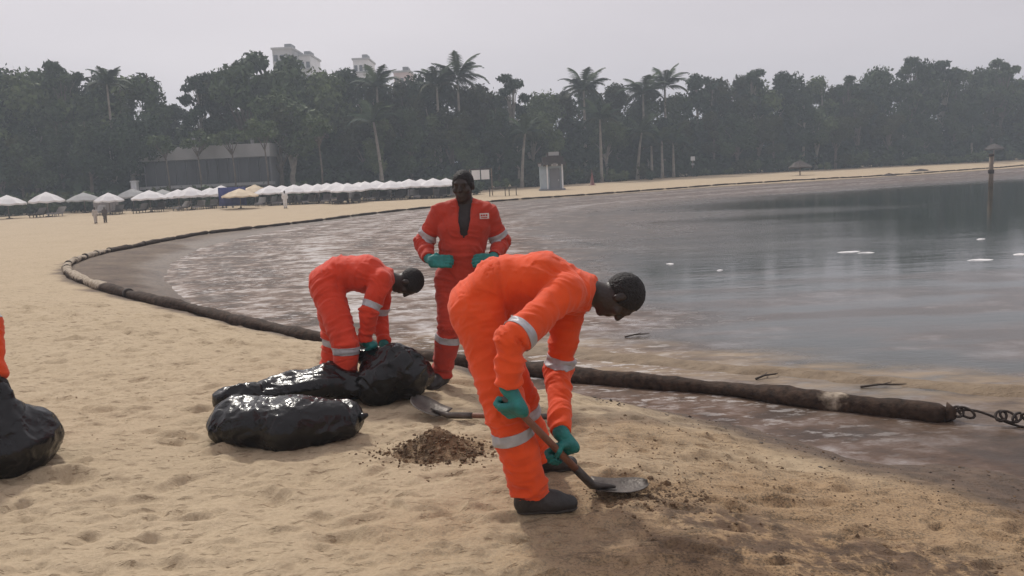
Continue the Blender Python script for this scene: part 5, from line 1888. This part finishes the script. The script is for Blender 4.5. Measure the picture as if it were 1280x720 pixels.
G = lambda px, py, dz=0: foot_xy(px, py) + AZZ * dz
a = G(294, 546, .11); c = G(366, 552, .12); e_ = G(430, 544, .11)
b1, _b = bag("rubbish_bag", [(a, c, .150, .165, 1.35, AYY, .06), (c, e_, .165, .125, 1.3, AYY, .06), (G(285, 520, .12), G(320, 515, .12), .10, .10, 1.0, None, .06)],
             "full black rubbish bag lying on the sand like a pillow", .010, 1.0, 3)
MB().tube([e_ - _b + np.array([.10, 0, .0]), e_ - _b + np.array([.17, -.02, .03])], [.04, .012], 8).build("tied_end", m_bag, b1, True)
a = G(330, 512, .14); c = G(410, 500, .15)
bag("rubbish_bag", [(a, c, .075, .12, 2.0, AYY, .05), (c, G(450, 500, .12), .12, .09, 1.6, AYY, .05)], "half filled black bag crumpled behind the pillow shaped one", .011, 1.1, 9)
a = G(476, 500, .14); c = G(500, 497, .22); t_ = JB['GR'] + np.array([.03, 0, -.04])
bag("rubbish_bag", [(a, t_, .19, .07, 1.2, AYY, .07), (c, JB['GL'] + np.array([.05, .02, -.06]), .20, .10, 1.1, AYY, .06), (G(515, 498, .12), G(528, 490, .16), .12, .09, 1.0, None, .05),
                    (JB['GR'] + np.array([-.06, 0, -.03]), JB['GL'] + np.array([.10, 0, -.02]), .05, .045, 1.0, None, .05)],
    "upright open black bag held by the stooping worker", .010, 1.25, 21)
# bag at the edge
a = G(8, 590, .20); t_ = JD['GL'] + np.array([0, .0, -.03])
bag("rubbish_bag", [(a, t_, .23, .055, 1.2, AYY, .06), (G(-40, 590, .16), G(38, 575, .16), .19, .20, 1.1, AYY, .08), (t_, t_ + AZZ * .07, .05, .045, 1, None, .03)],
    "black rubbish bag lifted by the worker at the edge of view", .012, .7, 33)

# shovel lying against the upright bag
s_top = G(640, 528, .05); s_foot = G(553, 525, .035)
shovel(s_top, s_foot, unit(np.array([-.74, .60, .26])), np.array([.2, -.15, .95]), "second shovel lying on the sand against the upright bag", .25)


# crumbs : faceted lumps joined into one mass
def crumbs(name, P, size, mat, label, seed):
    g = np.random.default_rng(seed)
    ico = bmesh.new(); bmesh.ops.create_icosphere(ico, subdivisions=1, radius=1.0)
    iv = np.array([v.co[:] for v in ico.verts]); jf = np.array([[v.index for v in f.verts] for f in ico.faces]); ico.free()
    n = len(P)
    sc = (size * g.lognormal(0, .45, n))[:, None, None] * g.uniform(.6, 1.25, (n, 1, 3)) * np.array([1, 1, .75])
    jit = 1 + .22 * g.normal(size=(n, len(iv), 1))
    V = (iv[None] * jit * sc) + P[:, None, :]
    F = (jf[None] + (np.arange(n) * len(iv))[:, None, None]).reshape(-1, 3)
    o = obj(name, mesh_np(name, V.reshape(-1, 3), F, False), mat)
    tag(o, label, "sand", kind="stuff")
    return o


CRUMB = simple("brown_sand_crumb", (.135, .085, .045), .9, .5, 8)
CRUMB_L = simple("sand_crumb", (.30, .215, .13), .9, .35, 6)
CRUMB_D = simple("oiled_crumb", (.045, .030, .020), .7, .5, 8)
_c = np.random.default_rng(14)
# spoil heap
hc_ = foot_xy(545, 562)
def heap_h(x, y, cx, cy, rx, ry, h): return h * np.exp(-(((x - cx) / rx) ** 2 + ((y - cy) / ry) ** 2) * 1.4)
n = 46
ux, uy = np.meshgrid(np.linspace(-1, 1, n), np.linspace(-1, 1, n), indexing='ij')
hx = hc_[0] + ux.ravel() * .42; hy = hc_[1] + uy.ravel() * .36
hz = ground(np.stack([hx, hy], 1))[0] + heap_h(hx, hy, hc_[0], hc_[1], .20, .17, .13) * (.8 + .5 * fbm(np.stack([hx, hy], 1) * 14, 3)) - .012 + (fbm(np.stack([hx, hy], 1) * 34, 3) - .5) * .022
ii = np.arange(n * n).reshape(n, n)
hf_ = np.stack([ii[:-1, :-1], ii[1:, :-1], ii[1:, 1:], ii[:-1, 1:]], -1).reshape(-1, 4)
HEAP = simple("dug_sand", (.20, .135, .075), .95, .4, 16, .6, 60)
ho = obj("sand_heap", mesh_np("sand_heap", np.stack([hx, hy, hz], 1) - hc_, hf_), HEAP, None, hc_)
tag(ho, "small heap of dug brown sand between the bags and the digging worker", "heap")
q = hc_[:2] + _c.normal(size=(900, 2)) * np.array([.17, .14])
hz2 = ground(q)[0] + heap_h(q[:, 0], q[:, 1], hc_[0], hc_[1], .20, .17, .13)
cro = crumbs("loose_crumbs", np.column_stack([q, hz2 + .002]) - hc_, .0065, CRUMB, "loose crumbs", 5)
cro.parent = ho
for k_ in ("label", "category"): del cro[k_]
# scattered lumps on the dug-over sand, nearer the water
def scatter(n_, gen, keep=None):
    P = gen(n_)
    z, d = ground(P)
    ok = (d > .02) & (P[:, 1] > 1.5)
    P = P[ok]; z = z[ok]
    return np.column_stack([P, z - .001])
P1 = scatter(5200, lambda n_: np.column_stack([_c.uniform(.5, 4.2, n_), _c.uniform(2.6, 6.0, n_)]))
k1_ = fbm(P1[:, :2] * 2.2, 3); P1 = P1[k1_ > .46]
crumbs("sand_crumbs", P1, .0042, CRUMB, "scattered brown crumbs of oily sand on the dug-over beach beside the water", 6)
P2 = scatter(1500, lambda n_: np.column_stack([_c.uniform(-4.5, 2.0, n_), _c.uniform(2.5, 7.5, n_)]))
k1_ = fbm(P2[:, :2] * 1.5 + 9, 3); P2 = P2[k1_ > .50]
crumbs("pale_sand_crumbs", P2, .0045, CRUMB_L, "scattered pale crumbs of dry trodden sand", 7)
t2 = tipG[:2] + np.array([.28, .02])
P3 = scatter(700, lambda n_: t2 + _c.normal(size=(n_, 2)) * np.array([.20, .13]))
crumbs("shovelled_crumbs", P3, .0062, CRUMB, "brown crumbs of sand turned over at the shovel blade", 8)
P4 = scatter(900, lambda n_: np.column_stack([_c.uniform(.6, 4.0, n_), _c.uniform(4.6, 8.0, n_)]))
P4 = P4[ground(P4[:, :2])[1] < .8]
crumbs("tar_crumbs", P4, .007, CRUMB_D, "dark crumbs of tar along the near waterline", 9)

# twigs on the sand bar and foam afloat
TWIG = simple("wet_twig", (.05, .035, .025), .7, .3, 12)
def twig(px, py, L_, rz, label):
    p = onz(px, py, W + .02); z = max(gz(p[0], p[1]), W)
    t = empty("twig", (p[0], p[1], z + .012), rz)
    MB().tube([(-L_ / 2, 0, .0), (-L_ * .1, .02, .015), (L_ * .25, -.01, .02), (L_ / 2, .03, .012)], [.012, .011, .009, .004], 6).build("stem", TWIG, t, True)
    MB().tube([(-L_ * .05, .015, .015), (L_ * .1, .07, .012), (L_ * .24, .10, .016)], [.008, .006, .003], 5).build("side_shoot", TWIG, t, True)
    tag(t, label, "twig")


twig(797, 419, .34, .2, "forked dark twig at the water's edge below the digging worker's face")
twig(1105, 482, .42, -.1, "dark twig lying on the sand bar behind the boom end")
twig(960, 470, .30, .4, "small dark twig on the sand bar behind the middle of the boom")
FOAM = simple("floating_foam", (.78, .77, .76), .7, .06, 12, .3, 50)
def foam_patch(px, py, L_, lab, seed, w=.12):
    p = onz(px, py, W)
    n, m = 40, 7
    g = np.random.default_rng(seed)
    ph = g.uniform(0, 6.28, 4)
    vs = []
    for j in range(m):
        q = j / (m - 1)
        for i in range(n):
            a = 2 * math.pi * i / n
            r = 1 + .28 * math.sin(2 * a + ph[0]) + .2 * math.sin(3 * a + ph[1]) + .12 * math.sin(7 * a + ph[2])
            vs.append((L_ / 2 * r * q * math.cos(a), w * r * q * math.sin(a), .022 * (1 - q ** 3) - .004))
    fs = [(j * n + i, j * n + (i + 1) % n, (j + 1) * n + (i + 1) % n, (j + 1) * n + i)[::-1] for j in range(m - 1) for i in range(n)]
    o = MB().add(vs, fs).build("foam_patch", FOAM, None, True, (p[0], p[1], W))
    o.rotation_euler = (0, 0, g.uniform(-.2, .2)); tag(o, lab, "foam", "white foam drifting on the lagoon")


for i, (px, py, L_, w_) in enumerate([(1062, 315, .42, .10), (1083, 316, .30, .08), (1225, 325, .50, .10), (838, 330, .16, .06), (900, 338, .14, .05), (1226, 299, .22, .08), (1275, 318, .3, .1)]):
    foam_patch(px, py, L_, "small patch of white foam drifting on the dark water", 60 + i, w_)

# ================================================================== hazy air
hz_m = bpy.data.materials.new("hazy_air"); hz_m.use_nodes = True
hn = hz_m.node_tree.nodes; hn.clear()
ho_ = hn.new("ShaderNodeOutputMaterial"); pv = hn.new("ShaderNodeVolumePrincipled")
pv.inputs["Color"].default_value = (.80, .90, 1.0, 1); pv.inputs["Density"].default_value = .0018; pv.inputs["Anisotropy"].default_value = 0.2
hz_m.node_tree.links.new(pv.outputs[0], ho_.inputs["Volume"])
hb = MB().box((0, 0, 0), (12800, 12800, 37)).build("haze", hz_m, None, False, (0, 0, 15.9))
tag(hb, kind="stuff"); hb["label"] = "thin bluish haze in the air over the beach"; hb["category"] = "haze"
